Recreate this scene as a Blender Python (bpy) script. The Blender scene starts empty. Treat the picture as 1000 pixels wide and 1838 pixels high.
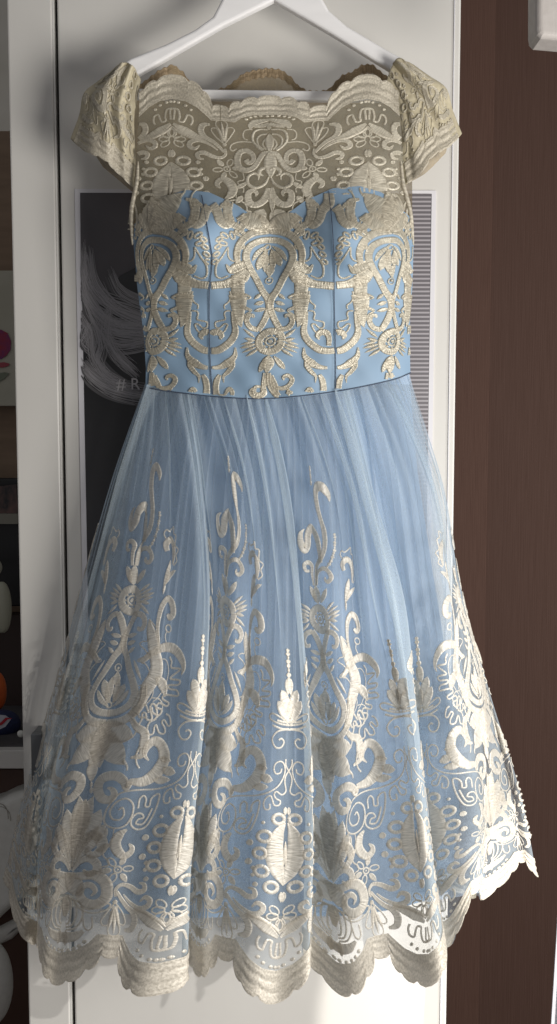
import bpy, bmesh, math, random
import numpy as np
from mathutils import Vector
R = math.radians
S = bpy.context.scene
C = S.collection
# ------------------------------------------------------------------ camera
CAM = np.array([0.0, -1.25, 1.35]); PITCH = R(5.0); F = 1884.0
cd = bpy.data.cameras.new('camera'); cam = bpy.data.objects.new('camera', cd); C.objects.link(cam)
cam.location = CAM; cam.rotation_euler = (R(90) - PITCH, 0, 0)
cd.sensor_fit = 'VERTICAL'; cd.sensor_height = 36; cd.lens = 36 * F / 1838; cd.clip_start = .02; cd.clip_end = 50
S.camera = cam
S.render.resolution_x = 557; S.render.resolution_y = 1024
S.render.engine = 'CYCLES'
S.cycles.max_bounces = 10; S.cycles.transparent_max_bounces = 48; S.cycles.diffuse_bounces = 4; S.cycles.transmission_bounces = 6
S.view_settings.view_transform = 'Standard'; S.view_settings.look = 'None'
S.view_settings.exposure = 0.0; S.view_settings.gamma = 1.0
# ------------------------------------------------------------------ light
w = bpy.data.worlds.new('World'); S.world = w; w.use_nodes = True
w.node_tree.nodes['Background'].inputs[0].default_value = (0.97, 0.96, 0.98, 1)
w.node_tree.nodes['Background'].inputs[1].default_value = 0.235
def aim(o, t):
    d = Vector(t) - Vector(o.location)
    o.rotation_euler = d.to_track_quat('-Z', 'Y').to_euler()
def area(name, loc, tgt, power, sx, sy, col):
    l = bpy.data.lights.new(name, 'AREA'); l.shape = 'RECTANGLE'; l.size = sx; l.size_y = sy; l.energy = power; l.color = col
    o = bpy.data.objects.new(name, l); C.objects.link(o); o.location = loc; aim(o, tgt); return o
def spot(name, loc, tgt, power, ang, blend, rad, col):
    l = bpy.data.lights.new(name, 'SPOT'); l.energy = power; l.spot_size = R(ang); l.spot_blend = blend; l.shadow_soft_size = rad; l.color = col
    o = bpy.data.objects.new(name, l); C.objects.link(o); o.location = loc; aim(o, tgt); return o
area('window_light', (1.9, -.62, 1.02), (0, 0, 1.05), 26, .4, 1.0, (1.0, .985, .96))
area('room_light', (0.85, -1.15, 1.12), (-.05, 0, 1.5), 22, .5, .5, (1.0, .965, .91))
spot('sunbeam_light', (2.2, -3.2, 2.6), (.385, -.03, .69), 850, 6.3, .12, .010, (1.0, .96, .90))
spot('skirt_sunbeam_light', (2.1, -1.7, 1.75), (.03, -.06, .78), 165, 18, .55, .012, (1.0, .97, .93))
# ------------------------------------------------------------------ pixel / world helper (camera at design pose)
ct, st_ = math.cos(PITCH), math.sin(PITCH)
def W3(px, py, y):
    px = np.asarray(px, float); py = np.asarray(py, float); y = np.asarray(y, float)
    dx = (px - 500) / F; dy = (919 - py) / F
    s = (y - CAM[1]) / (ct + dy * st_)
    X = CAM[0] + s * dx; Z = CAM[2] + s * (dy * ct - st_)
    return np.stack(np.broadcast_arrays(X, y, Z), -1)
def P(px, py, y): return tuple(float(v) for v in W3(px, py, y))
# ------------------------------------------------------------------ materials
def mat(name, col, rough=.6, metal=0, **kw):
    m = bpy.data.materials.new(name); m.use_nodes = True
    b = m.node_tree.nodes['Principled BSDF']
    b.inputs['Base Color'].default_value = (*col, 1); b.inputs['Roughness'].default_value = rough; b.inputs['Metallic'].default_value = metal
    for k, v in kw.items(): b.inputs[k.replace('_', ' ')].default_value = v
    return m
def nd(m, t, **kw):
    n = m.node_tree.nodes.new(t)
    for k, v in kw.items(): setattr(n, k, v)
    return n
def lk(m, a, b): m.node_tree.links.new(a, b)
def noisy(m, c1, c2, scale=(20, 20, 20), nscale=1.0, bump=0, rough=None, detail=6, coord='Object'):
    b = m.node_tree.nodes['Principled BSDF']
    tc = nd(m, 'ShaderNodeTexCoord'); mp = nd(m, 'ShaderNodeMapping'); mp.inputs['Scale'].default_value = scale
    nz = nd(m, 'ShaderNodeTexNoise'); nz.inputs['Scale'].default_value = nscale; nz.inputs['Detail'].default_value = detail
    cr = nd(m, 'ShaderNodeValToRGB'); cr.color_ramp.elements[0].color = (*c1, 1); cr.color_ramp.elements[1].color = (*c2, 1)
    cr.color_ramp.elements[0].position = .3; cr.color_ramp.elements[1].position = .7
    lk(m, tc.outputs[coord], mp.inputs[0]); lk(m, mp.outputs[0], nz.inputs[0]); lk(m, nz.outputs[0], cr.inputs[0]); lk(m, cr.outputs[0], b.inputs['Base Color'])
    if bump:
        bp = nd(m, 'ShaderNodeBump'); bp.inputs['Strength'].default_value = bump; bp.inputs['Distance'].default_value = .001
        lk(m, nz.outputs[0], bp.inputs['Height']); lk(m, bp.outputs[0], b.inputs['Normal'])
    return m
M = {}
M['door'] = noisy(mat('white_laminate', (.58, .56, .53), .42), (.565, .55, .52), (.60, .585, .555), (6, 6, 3), 1.5, .02)
M['door_edge'] = mat('white_edge_band', (.62, .61, .58), .35)
M['dark'] = mat('dark_gap', (.008, .008, .009), .8)
M['wood'] = noisy(mat('brown_wood', (.06, .035, .028), .5), (.066, .035, .026), (.078, .043, .033), (90, 90, 2.2), 5, .5, detail=9)
M['wood_trim'] = noisy(mat('brown_wood_trim', (.07, .04, .03), .5), (.075, .039, .029), (.095, .052, .039), (110, 110, 2.5), 5, .5, detail=9)
M['floor'] = noisy(mat('dark_floor', (.05, .03, .025), .3), (.03, .016, .013), (.075, .04, .03), (3, 40, 3), 2, .3)
M['hanger'] = noisy(mat('white_hanger_paint', (.72, .72, .74), .3), (.72, .71, .71), (.77, .76, .76), (8, 40, 40), 2, .03)
M['chrome'] = mat('chrome', (.7, .7, .7), .15, 1)
M['steel'] = mat('brushed_metal', (.16, .17, .18), .42, .7)
M['paper'] = mat('poster_paper', (.62, .61, .64), .5)
M['white_leather'] = noisy(mat('white_leather', (.7, .7, .66), .45), (.66, .66, .62), (.72, .72, .68), (60, 60, 60), 2, .3)
M['wallm'] = noisy(mat('beige_wall', (.3, .28, .24), .9), (.36, .34, .30), (.42, .40, .36), (5, 5, 5), 2)
M['black'] = mat('black_plastic', (.006, .006, .007), .5)
M['lace_dot'] = None
def emb_mat(name, c1, c2, metal=.35, rough=.42, bs=.9, sc=(620, 70, 1)):
    m = mat(name, c1, rough, metal)
    b = m.node_tree.nodes['Principled BSDF']
    uv = nd(m, 'ShaderNodeUVMap'); mp = nd(m, 'ShaderNodeMapping'); mp.inputs['Scale'].default_value = sc
    nz = nd(m, 'ShaderNodeTexNoise'); nz.inputs['Scale'].default_value = 1; nz.inputs['Detail'].default_value = 3; nz.inputs['Roughness'].default_value = .6
    lk(m, uv.outputs[0], mp.inputs[0]); lk(m, mp.outputs[0], nz.inputs[0])
    cr = nd(m, 'ShaderNodeValToRGB'); cr.color_ramp.elements[0].position = .33; cr.color_ramp.elements[1].position = .68
    cr.color_ramp.elements[0].color = (*[v * .70 for v in c1], 1); cr.color_ramp.elements[1].color = (*c2, 1)
    lk(m, nz.outputs[0], cr.inputs[0]); lk(m, cr.outputs[0], b.inputs['Base Color'])
    bp = nd(m, 'ShaderNodeBump'); bp.inputs['Strength'].default_value = bs; bp.inputs['Distance'].default_value = .0012
    lk(m, nz.outputs[0], bp.inputs['Height']); lk(m, bp.outputs[0], b.inputs['Normal'])
    # thin threads let some light through
    tr = nd(m, 'ShaderNodeBsdfTranslucent'); tr.inputs[0].default_value = (*c2, 1)
    mx = nd(m, 'ShaderNodeMixShader'); mx.inputs[0].default_value = .32
    out = m.node_tree.nodes['Material Output']
    lk(m, b.outputs[0], mx.inputs[1]); lk(m, tr.outputs[0], mx.inputs[2]); lk(m, mx.outputs[0], out.inputs[0])
    return m
M['emb'] = emb_mat('silver_gold_thread', (.59, .545, .46), (.86, .81, .725), .15, .40)
M['emb_gold'] = emb_mat('pale_gold_thread', (.50, .455, .36), (.80, .745, .62), .18, .40)
M['emb_bodice'] = emb_mat('antique_gold_thread', (.42, .375, .29), (.76, .70, .57), .3, .36)
M['emb_band'] = emb_mat('hem_thread', (.61, .555, .46), (.84, .78, .68), .08, .5, .55, (520, 330, 1))
M['emb_band_gold'] = emb_mat('neckline_thread', (.50, .455, .36), (.78, .72, .60), .1, .5, .55, (520, 330, 1))
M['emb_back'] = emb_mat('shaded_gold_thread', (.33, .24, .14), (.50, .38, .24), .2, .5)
def tulle_mat(name, col, lo, hi, trans=.45):
    """fine mesh: threads cover more of the view when the cloth is seen edge on"""
    m = bpy.data.materials.new(name); m.use_nodes = True; nt = m.node_tree; nt.nodes.remove(nt.nodes['Principled BSDF'])
    out = nt.nodes['Material Output']
    d = nd(m, 'ShaderNodeBsdfDiffuse'); d.inputs[0].default_value = (*col, 1)
    t = nd(m, 'ShaderNodeBsdfTranslucent'); t.inputs[0].default_value = (*col, 1)
    a = nd(m, 'ShaderNodeMixShader'); a.inputs[0].default_value = trans
    lk(m, d.outputs[0], a.inputs[1]); lk(m, t.outputs[0], a.inputs[2])
    tp = nd(m, 'ShaderNodeBsdfTransparent')
    lw = nd(m, 'ShaderNodeLayerWeight'); lw.inputs[0].default_value = .3
    mr = nd(m, 'ShaderNodeMapRange'); mr.inputs['To Min'].default_value = lo; mr.inputs['To Max'].default_value = hi
    lk(m, lw.outputs['Facing'], mr.inputs[0])
    # weave
    tc = nd(m, 'ShaderNodeTexCoord'); nz = nd(m, 'ShaderNodeTexNoise'); nz.inputs['Scale'].default_value = 380; nz.inputs['Detail'].default_value = 2
    lk(m, tc.outputs['Object'], nz.inputs[0])
    ma = nd(m, 'ShaderNodeMath', operation='MULTIPLY_ADD'); ma.inputs[1].default_value = .5; ma.inputs[2].default_value = .75
    lk(m, nz.outputs[0], ma.inputs[0])
    mm = nd(m, 'ShaderNodeMath', operation='MULTIPLY'); mm.use_clamp = True
    lk(m, mr.outputs[0], mm.inputs[0]); lk(m, ma.outputs[0], mm.inputs[1])
    mx = nd(m, 'ShaderNodeMixShader'); lk(m, mm.outputs[0], mx.inputs[0]); lk(m, tp.outputs[0], mx.inputs[1]); lk(m, a.outputs[0], mx.inputs[2])
    lk(m, mx.outputs[0], out.inputs[0])
    return m
M['tulle'] = tulle_mat('blue_tulle', (.545, .635, .705), .22, .74)
M['tulle_in'] = tulle_mat('blue_tulle_inner', (.485, .575, .69), .20, .74)
M['yoke'] = tulle_mat('gold_tulle', (.44, .42, .33), .30, .8, .4)
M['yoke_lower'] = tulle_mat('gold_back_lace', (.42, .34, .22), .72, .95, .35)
M['satin'] = noisy(mat('blue_satin', (.2, .35, .56), .62, 0, Sheen_Weight=.15), (.158, .245, .345), (.188, .28, .388), (9, 9, 2), 3, .05)
M['lining'] = noisy(mat('blue_lining', (.2, .32, .55), .45), (.225, .34, .49), (.28, .40, .56), (9, 9, 2), 2, .05)
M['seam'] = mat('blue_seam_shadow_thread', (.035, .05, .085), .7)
M['sleeve'] = noisy(mat('pale_gold_lace_cloth', (.4, .35, .22), .6, .05), (.36, .315, .215), (.47, .42, .30), (160, 160, 160), 1, .5)
for k_ in ('wood', 'wood_trim'):
    b_ = M[k_].node_tree.nodes['Principled BSDF']; b_.inputs['Roughness'].default_value = .75; b_.inputs['Specular IOR Level'].default_value = .2
# ------------------------------------------------------------------ object helpers
def mesh(name, V, Fc, m, parent=None, uv=None, smooth=True, kind=None, mats=None):
    me = bpy.data.meshes.new(name)
    me.from_pydata([tuple(map(float, v)) for v in V], [], [tuple(map(int, f)) for f in Fc]); me.materials.append(m)
    if uv is not None:
        l = me.uv_layers.new(name='UVMap')
        idx = np.zeros(len(me.loops), int); me.loops.foreach_get('vertex_index', idx)
        l.data.foreach_set('uv', np.asarray(uv, np.float32)[idx].ravel())
    if smooth: me.polygons.foreach_set('use_smooth', [True] * len(me.polygons))
    o = bpy.data.objects.new(name, me); C.objects.link(o)
    if parent is not None: o.parent = parent
    if kind: o['kind'] = kind
    return o
def thing(name, label, cat, group=None, loc=(0, 0, 0)):
    o = bpy.data.objects.new(name, None); C.objects.link(o); o['label'] = label; o['category'] = cat
    o.empty_display_size = .05
    if group: o['group'] = group
    return o
def tag(o, label, cat, group=None):
    o['label'] = label; o['category'] = cat
    if group: o['group'] = group
    return o
def box(name, x0, x1, y0, y1, z0, z1, m, parent=None, bev=.002, kind=None, seg=2):
    bm = bmesh.new(); bmesh.ops.create_cube(bm, size=1)
    for v in bm.verts:
        v.co = Vector((x0 + (v.co.x + .5) * (x1 - x0), y0 + (v.co.y + .5) * (y1 - y0), z0 + (v.co.z + .5) * (z1 - z0)))
    if bev: bmesh.ops.bevel(bm, geom=bm.edges[:], offset=bev, segments=seg, profile=.5, affect='EDGES')
    me = bpy.data.meshes.new(name); bm.to_mesh(me); bm.free(); me.materials.append(m)
    o = bpy.data.objects.new(name, me); C.objects.link(o)
    if parent is not None: o.parent = parent
    if kind: o['kind'] = kind
    return o
def prism(name, pts, y0, y1, m, parent=None, bev=.002, seg=2, smooth=False):
    """outline pts (world x,z) given real thickness from y0 to y1"""
    bm = bmesh.new(); vs = [bm.verts.new((x, y0, z)) for x, z in pts]; f = bm.faces.new(vs)
    r = bmesh.ops.extrude_face_region(bm, geom=[f])
    for v in r['geom']:
        if isinstance(v, bmesh.types.BMVert): v.co.y = y1
    bmesh.ops.recalc_face_normals(bm, faces=bm.faces[:])
    if bev:
        ed = [e for e in bm.edges if abs(e.verts[0].co.y - e.verts[1].co.y) < 1e-6]
        bmesh.ops.bevel(bm, geom=ed, offset=bev, segments=seg, profile=.5, affect='EDGES')
    bmesh.ops.triangulate(bm, faces=[f for f in bm.faces if len(f.verts) > 4])
    me = bpy.data.meshes.new(name); bm.to_mesh(me); bm.free(); me.materials.append(m)
    o = bpy.data.objects.new(name, me); C.objects.link(o)
    if parent is not None: o.parent = parent
    return o
def pxz(pts, y): return [(P(a, b, y)[0], P(a, b, y)[2]) for a, b in pts]
def spl(pts, step):
    """Catmull-Rom through pts (n,k), resampled to about `step`"""
    p = np.asarray(pts, float); n = len(p)
    if n == 2: 
        L = np.linalg.norm((p[1] - p[0])[:2]); k = max(2, int(L / step) + 1); t = np.linspace(0, 1, k)[:, None]; return p[0] * (1 - t) + p[1] * t
    q = np.vstack([2 * p[0] - p[1], p, 2 * p[-1] - p[-2]]); out = []
    for i in range(n - 1):
        a, b, c, d = q[i:i + 4]; L = np.linalg.norm((c - b)[:2]); k = max(2, int(math.ceil(L / step)))
        t = np.linspace(0, 1, k, endpoint=False)[:, None]
        r = .5 * (2 * b + (c - a) * t + (2 * a - 5 * b + 4 * c - d) * t ** 2 + (3 * b - a - 3 * c + d) * t ** 3)
        if r.shape[1] > 2: r[:, 2:] = b[2:] * (1 - t) + c[2:] * t
        out.append(r)
    out.append(p[-1:]); return np.vstack(out)
def lin(x, xs, ys): return np.interp(x, xs, ys)
def hermite(x, xs, ys):
    xs = np.asarray(xs, float); ys = np.asarray(ys, float)
    d = np.diff(ys) / np.diff(xs); m = np.zeros_like(ys); m[1:-1] = (d[1:] * np.diff(xs)[:-1] + d[:-1] * np.diff(xs)[1:]) / (xs[2:] - xs[:-2]); m[0] = d[0]; m[-1] = d[-1]
    x = np.clip(x, xs[0], xs[-1]); i = np.clip(np.searchsorted(xs, x) - 1, 0, len(xs) - 2)
    h = xs[i + 1] - xs[i]; t = (x - xs[i]) / h
    return (2 * t**3 - 3 * t**2 + 1) * ys[i] + (t**3 - 2 * t**2 + t) * h * m[i] + (-2 * t**3 + 3 * t**2) * ys[i + 1] + (t**3 - t**2) * h * m[i + 1]
# ------------------------------------------------------------------ SETTING
YD = 0.075                                # face of the wardrobe doors
def zat(py, y): return P(500, py, y)[2]
def xat(px, y, py=919): return P(px, py, y)[0]
xl0 = P(12, 0, YD)[0]; xgap0 = P(93, 0, YD)[0]; xgap1 = P(102, 0, YD)[0]; xr = P(828, 0, YD)[0]
box('floor', -4, 4, -4, 4, -.05, 0, M['floor'], kind='structure', bev=0)
box('wall', -4, 4, 1.5, 1.6, 0, 2.8, M['wallm'], kind='structure', bev=0)
# brown wood wall panelling to the right
bw = thing('wood_panelling', 'dark brown wood grain panelling to the right of the white wardrobe', 'panelling')
x875 = P(875, 900, .86)[0]; xbr = P(822, 900, .86)[0]
box('edge_strip', xbr - .06, x875, .86, .95, .0, 2.6, M['wood_trim'], bw, .0015)
box('panel', x875 + .0015, 2.6, .875, .95, .0, 2.6, M['wood'], bw, .0015)
wd = thing('wardrobe', 'tall white wardrobe with a dress hanging in front of it', 'wardrobe')
box('carcass', xl0 + .004, xr - .002, YD + .022, .62, .02, 2.32, M['dark'], wd, 0)
box('side_panel', xl0 - .004, xl0 + .0035, YD + .021, .62, .02, 2.32, M['door'], wd, .001)
dl = box('door', xl0, xgap0, YD, YD + .02, .03, 2.30, M['door'], wd, .0022)
box('edge_band', xgap0 + .0002, xgap0 + .0022, YD + .0015, YD + .0185, .032, 2.298, M['door_edge'], dl, 0)
dr = box('door', xgap1, xr, YD + .0005, YD + .0205, .03, 2.30, M['door'], wd, .0022)
box('edge_highlight', xr - .0085, xr - .0075, YD - .0007, YD + .003, .032, 2.298, M['paper'], dr, 0)  # thin pale strip put on the door to draw its edge highlight
# handle on the left door
hy = YD - .038
hx0 = P(55, 1320, hy)[0]; hx1 = P(75, 1320, hy)[0]; hz1 = zat(1318, hy); hz0 = zat(1640, hy)
hd = box('handle', hx0, hx1, hy, hy + .012, hz0, hz1, M['steel'], dl, .001)
for zz in (hz1 - .012, hz0):
    box('handle_post', hx0 + .001, hx1 - .001, hy + .0121, YD, zz, zz + .012, M['steel'], dl, .0005)
# ---- poster
yp = YD - .0012
po = thing('poster', 'black and white hair photograph poster behind the dress on the wardrobe door', 'poster')
A = (135, 339); pts = pxz([(134, 339), (783, 342), (770, 1240), (152, 1240)], yp)
prism('paper', pts, yp, YD + .0003, M['paper'], po, 0)
pm = noisy(mat('poster_black_print', (.02, .02, .02), .35), (.006, .006, .007), (.035, .034, .037), (2, 2, 3), 2.0)
prism('print', pxz([(144, 346), (775, 348), (762, 1228), (161, 1228)], yp - .0003), yp - .0004, yp - .0001, pm, po, 0)
pg = noisy(mat('poster_grey_print', (.07, .06, .065), .35), (.045, .04, .045), (.085, .075, .08), (9, 9, 9), .8)
prism('background_print', pxz([(144, 347), (262, 347), (262, 470), (215, 495), (170, 560), (146, 540)], yp - .0006), yp - .0008, yp - .0005, pg, po, 0)
# striped right part
sm = mat('striped_print', (.2, .19, .2), .4); b = sm.node_tree.nodes['Principled BSDF']
tc = nd(sm, 'ShaderNodeTexCoord'); sx = nd(sm, 'ShaderNodeSeparateXYZ'); mu = nd(sm, 'ShaderNodeMath', operation='MULTIPLY'); mu.inputs[1].default_value = 2 * math.pi / .0052
sn = nd(sm, 'ShaderNodeMath', operation='SINE'); cr = nd(sm, 'ShaderNodeValToRGB')
cr.color_ramp.elements[0].position = 0; cr.color_ramp.elements[0].color = (.115, .105, .115, 1); cr.color_ramp.elements[1].position = .6; cr.color_ramp.elements[1].color = (.33, .31, .33, 1)
lk(sm, tc.outputs['Object'], sx.inputs[0]); lk(sm, sx.outputs[2], mu.inputs[0]); lk(sm, mu.outputs[0], sn.inputs[0]); lk(sm, sn.outputs[0], cr.inputs[0]); lk(sm, cr.outputs[0], b.inputs['Base Color'])
prism('striped_print', pxz([(640, 347), (774, 348), (762, 1228), (640, 1228)], yp - .0006), yp - .0009, yp - .0005, sm, po, 0)
# hair strands printed on the poster (flat)
def flat_ribbons(name, strokes, y, m, parent, kind=None, dy=.000002):
    V, Fc = [], []
    for n, s in enumerate(strokes):
        c = spl(s, 6); t = np.gradient(c[:, :2], axis=0); t /= np.linalg.norm(t, axis=1)[:, None] + 1e-9
        nr = np.stack([-t[:, 1], t[:, 0]], 1); h = c[:, 2:3] / 2
        yy = y - dy * n
        a = W3((c[:, :2] + nr * h)[:, 0], (c[:, :2] + nr * h)[:, 1], yy); bb = W3((c[:, :2] - nr * h)[:, 0], (c[:, :2] - nr * h)[:, 1], yy)
        o = len(V)
        for i in range(len(c)): V += [a[i], bb[i]]
        for i in range(len(c) - 1): Fc.append((o + 2 * i, o + 2 * i + 1, o + 2 * i + 3, o + 2 * i + 2))
    return mesh(name, V, Fc, m, parent, smooth=False, kind=kind)
rnd = random.Random(4)
base = [[(151, 450), (155, 500), (185, 540), (235, 560), (290, 575)], [(160, 452), (170, 505), (205, 550), (260, 575), (300, 580)],
        [(147, 490), (160, 540), (200, 585), (260, 590), (300, 592)], [(146, 520), (165, 570), (185, 600), (215, 640), (245, 670)],
        [(147, 530), (175, 560), (215, 585), (250, 590), (300, 605)], [(170, 580), (180, 620), (175, 645), (190, 670), (225, 690)],
        [(180, 590), (210, 600), (250, 605), (300, 612)], [(190, 610), (215, 622), (250, 618), (300, 605)],
        [(150, 570), (165, 600), (170, 640), (200, 680), (240, 705)], [(150, 662), (165, 680), (195, 700), (240, 712), (270, 712)],
        [(178, 590), (195, 560), (192, 600), (210, 640), (235, 660)], [(148, 575), (160, 590), (150, 610), (165, 625)],
        [(153, 650), (170, 670), (200, 690), (260, 700)], [(200, 490), (215, 520), (250, 540), (290, 548)]]
greys = [mat('print_grey_%s' % a, (v, v * .96, v * 1.0), .4) for a, v in (('dark', .08), ('mid', .20), ('light', .30))]
for gi, gm in enumerate(greys):
    st = []
    for k in range([90, 200, 150][gi]):
        bb = rnd.choice(base); ox, oy = rnd.gauss(0, 4.5), rnd.gauss(0, 7); w0 = [5, 1.5, .8][gi]
        st.append([(max(146, a + ox + rnd.gauss(0, .5)), c + oy + rnd.gauss(0, .7), w0 * (.4 if i in (0, len(bb) - 1) else 1)) for i, (a, c) in enumerate(bb)])
    flat_ribbons('printed_hair', st, yp - .00085 - gi * .0004, gm, po, kind='stuff')
# lettering
def text(name, body, px, py, hpx, y, m, parent, ext=.0001):
    cu = bpy.data.curves.new(name, 'FONT'); cu.body = body; cu.size = hpx / F * (y - CAM[1]) * 1.38; cu.extrude = ext
    o = bpy.data.objects.new(name, cu); C.objects.link(o); o.location = P(px, py, y); o.rotation_euler = (R(90), 0, 0)
    dg = bpy.context.evaluated_depsgraph_get(); me = bpy.data.meshes.new_from_object(o.evaluated_get(dg)); me.materials.clear(); me.materials.append(m)
    o2 = bpy.data.objects.new(name, me); C.objects.link(o2); o2.location = o.location; o2.rotation_euler = o.rotation_euler; o2.parent = parent
    bpy.data.objects.remove(o); return o2
lm = mat('print_white', (.48, .46, .47), .4)
text('lettering', '# R', 209, 699, 21, yp - .0030, lm, po)
text('lettering', 'Y', 238, 738, 18, yp - .0030, mat('print_faint', (.10, .09, .095), .4), po)
# ---- shelf, desk and things to the left
ys = .62
x45 = P(75, 900, ys)[0]
sh = thing('shelf_unit', 'brown open shelf at the left edge beyond the wardrobe', 'shelf')
ws = noisy(mat('brown_shelf_board', (.13, .09, .06), .7), (.20, .135, .088), (.26, .18, .12), (4, 4, 30), 2, .1)
box('back_panel', -1.2, x45, ys + .01, ys + .03, zat(1240, ys), zat(232, ys), ws, sh, .001)
box('base_board', -1.2, x45, ys - .02, ys + .009, zat(1245, ys) - .25, zat(1100, ys), mat('dark_brown_board', (.045, .028, .024), .7), sh, .001)
cv = thing('canvas_picture', 'pale picture with a red and violet flower leaning on the shelf', 'picture')
box('canvas', -1.15, P(60, 900, ys)[0], ys - .03, ys - .005, zat(729, ys), zat(490, ys), noisy(mat('pale_canvas', (.27, .255, .21), .8), (.40, .385, .31), (.46, .445, .37), (9, 9, 9), 2), cv, .001)
def blob(name, pts, y, m, parent, th=.001): return prism(name, pxz(pts, y), y - th, y, m, parent, 0)
blob('petal', [(-12, 590), (3, 592), (14, 598), (20, 612), (19, 628), (12, 638), (2, 645), (-12, 642)], ys - .031, noisy(mat('flower_print', (.3, .03, .04), .7), (.30, .02, .025), (.13, .03, .15), (60, 60, 60), 1), cv)
blob('petal', [(-10, 652), (8, 650), (18, 653), (15, 657), (4, 660), (-10, 658)], ys - .031, mat('flower_print_pink', (.32, .06, .08), .7), cv)
blob('leaf', [(-10, 672), (8, 668), (17, 670), (8, 680), (-10, 690)], ys - .031, mat('leaf_print', (.17, .19, .14), .7), cv)
tv = tag(box('screen', -1.2, P(45, 1000, ys - .06)[0], ys - .075, ys - .05, zat(1086, ys - .06), zat(858, ys - .06), M['black'], None, .003), 'flat black screen standing on the shelf at the left edge', 'screen')
pf = thing('photo_print', 'small colour photograph with a pale lower edge in front of the black screen', 'photograph')
blob('print', [(-15, 874), (8, 872), (30, 869), (33, 921), (-15, 921)], ys - .085, noisy(mat('snapshot_print', (.03, .03, .03), .5), (.010, .012, .016), (.16, .085, .07), (35, 35, 22), 2, detail=3), pf, .002)
blob('mount', [(-15, 921.5), (33, 921.5), (33, 940), (-15, 940)], ys - .085, mat('pale_mount', (.24, .23, .19), .7), pf, .004)
# lathe helper
def lathe(name, prof, cx, cy, m, parent=None, n=32, sx=1, sy=1):
    V, Fc = [], []
    for z, r in prof:
        for k in range(n):
            a = 2 * math.pi * k / n; V.append((cx + r * math.cos(a) * sx, cy + r * math.sin(a) * sy, z))
    for i in range(len(prof) - 1):
        for k in range(n): Fc.append((i * n + k, i * n + (k + 1) % n, (i + 1) * n + (k + 1) % n, (i + 1) * n + k))
    Fc.append(tuple(range(n))[::-1]); Fc.append(tuple((len(prof) - 1) * n + k for k in range(n)))
    return mesh(name, V, Fc, m, parent)
def egg(name, px0, px1, py0, py1, y, m, parent=None, sy=.7):
    a = P(px0, (py0 + py1) / 2, y); c = P(px1, (py0 + py1) / 2, y); z0 = zat(py1, y); z1 = zat(py0, y)
    pr = [(z0 + (z1 - z0) * (1 - math.cos(math.pi * t / 20)) / 2, max(.0005, (c[0] - a[0]) / 2 * math.sin(math.pi * t / 20) ** .8)) for t in range(21)]
    return lathe(name, pr, (a[0] + c[0]) / 2, y, m, parent, 32, 1, sy)
yy = ys - .14
ed = thing('white_headset', 'white rounded headset half seen at the left edge', 'headset')
cream = mat('cream_plastic', (.42, .42, .33), .4)
egg('ear_cushion', -14, 21, 1044, 1136, yy, cream, ed)
egg('head_band', -30, 4, 1003, 1034, yy, cream, ed)
tag(egg('orange_toy', -30, 12, 1205, 1275, yy - .04, noisy(mat('orange_plastic', (.55, .10, .015), .45), (.45, .07, .012), (.6, .12, .02), (30, 30, 30), 1)), 'glossy orange toy at the left edge above the desk', 'toy')
yk = ys - .2
dk = thing('desk', 'desk with a grey top and white front edge behind the wardrobe', 'desk')
dx1 = P(62, 1350, yk - .1)[0]
box('desk_top', -1.3, dx1, yk - .08, yk + .15, zat(1345, yk - .08), zat(1345, yk - .08) + .006, noisy(mat('grey_desk_mat', (.06, .06, .065), .6), (.05, .05, .052), (.075, .072, .075), (30, 30, 30), 2), dk, .001)
box('front_edge', -1.3, dx1, yk - .1, yk - .081, zat(1380, yk - .1), zat(1347, yk - .1), M['door_edge'], dk, .0015)
box('modesty_panel', -1.3, dx1, yk - .05, yk - .03, .0, zat(1381, yk - .05), mat('brown_desk_panel', (.075, .038, .026), .5), dk, .001)
cp = thing('cap', 'dark blue cap with a white and red stripe lying on the desk', 'cap')
navy = noisy(mat('navy_cloth', (.012, .02, .07), .8), (.009, .015, .05), (.016, .026, .09), (90, 90, 90), 2, .3)
egg('crown', -40, 37, 1275, 1325, yk, navy, cp, .8)
def decal(name, pts, y, m, parent): return prism(name, pxz(pts, y), y - .0015, y, m, parent, 0)
ydc = yk - .055
decal('white_patch', [(-10, 1282), (10, 1284), (20, 1291), (10, 1304), (-10, 1313)], ydc, mat('white_cloth', (.45, .46, .52), .8), cp)
decal('red_stripe', [(-10, 1302), (2, 1296), (10, 1288), (22, 1289), (14, 1291), (5, 1300), (-10, 1307)], ydc - .002, mat('red_cloth', (.35, .015, .03), .8), cp)
tag(egg('paper_scrap', 31, 44, 1311, 1323, yk - .06, M['white_leather']), 'small crumpled white paper scrap beside the cap on the desk', 'paper')
# white leather chair + stool
ych = .33
ch = thing('leather_chair', 'white leather armchair with a stitched backrest behind the wardrobe', 'armchair')
def pad(name, pts, y, th, m, parent, bev=.018): return prism(name, pxz(pts, y), y, y + th, m, parent, bev, 5)
pad('backrest', [(-90, 1446), (-20, 1443), (0, 1437), (20, 1427), (60, 1414), (70, 1450), (64, 1560), (60, 1600), (20, 1632), (-10, 1660), (-90, 1680)], ych, .12, M['white_leather'], ch, .014)
sm2 = mat('stitch_thread', (.28, .26, .22), .7)
flat_ribbons('stitching', [[(-8, 1442, 1.2), (5, 1444, 1.2), (13, 1455, 1.2), (15, 1470, 1.2)], [(-8, 1447, 1), (6, 1449, 1), (17, 1459, 1), (19, 1474, 1)]], ych - .0008, sm2, ch)
pad('seat', [(-90, 1655), (-5, 1668), (30, 1650), (50, 1640), (50, 1660), (20, 1690), (-90, 1740)], ych + .03, .25, M['white_leather'], ch, .012)
egg('arm_cushion', -75, 23, 1688, 1840, ych - .1, M['white_leather'], ch, .8)
egg('base', -60, 10, 1830, 1900, ych - .05, M['chrome'], ch, .8)
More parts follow.
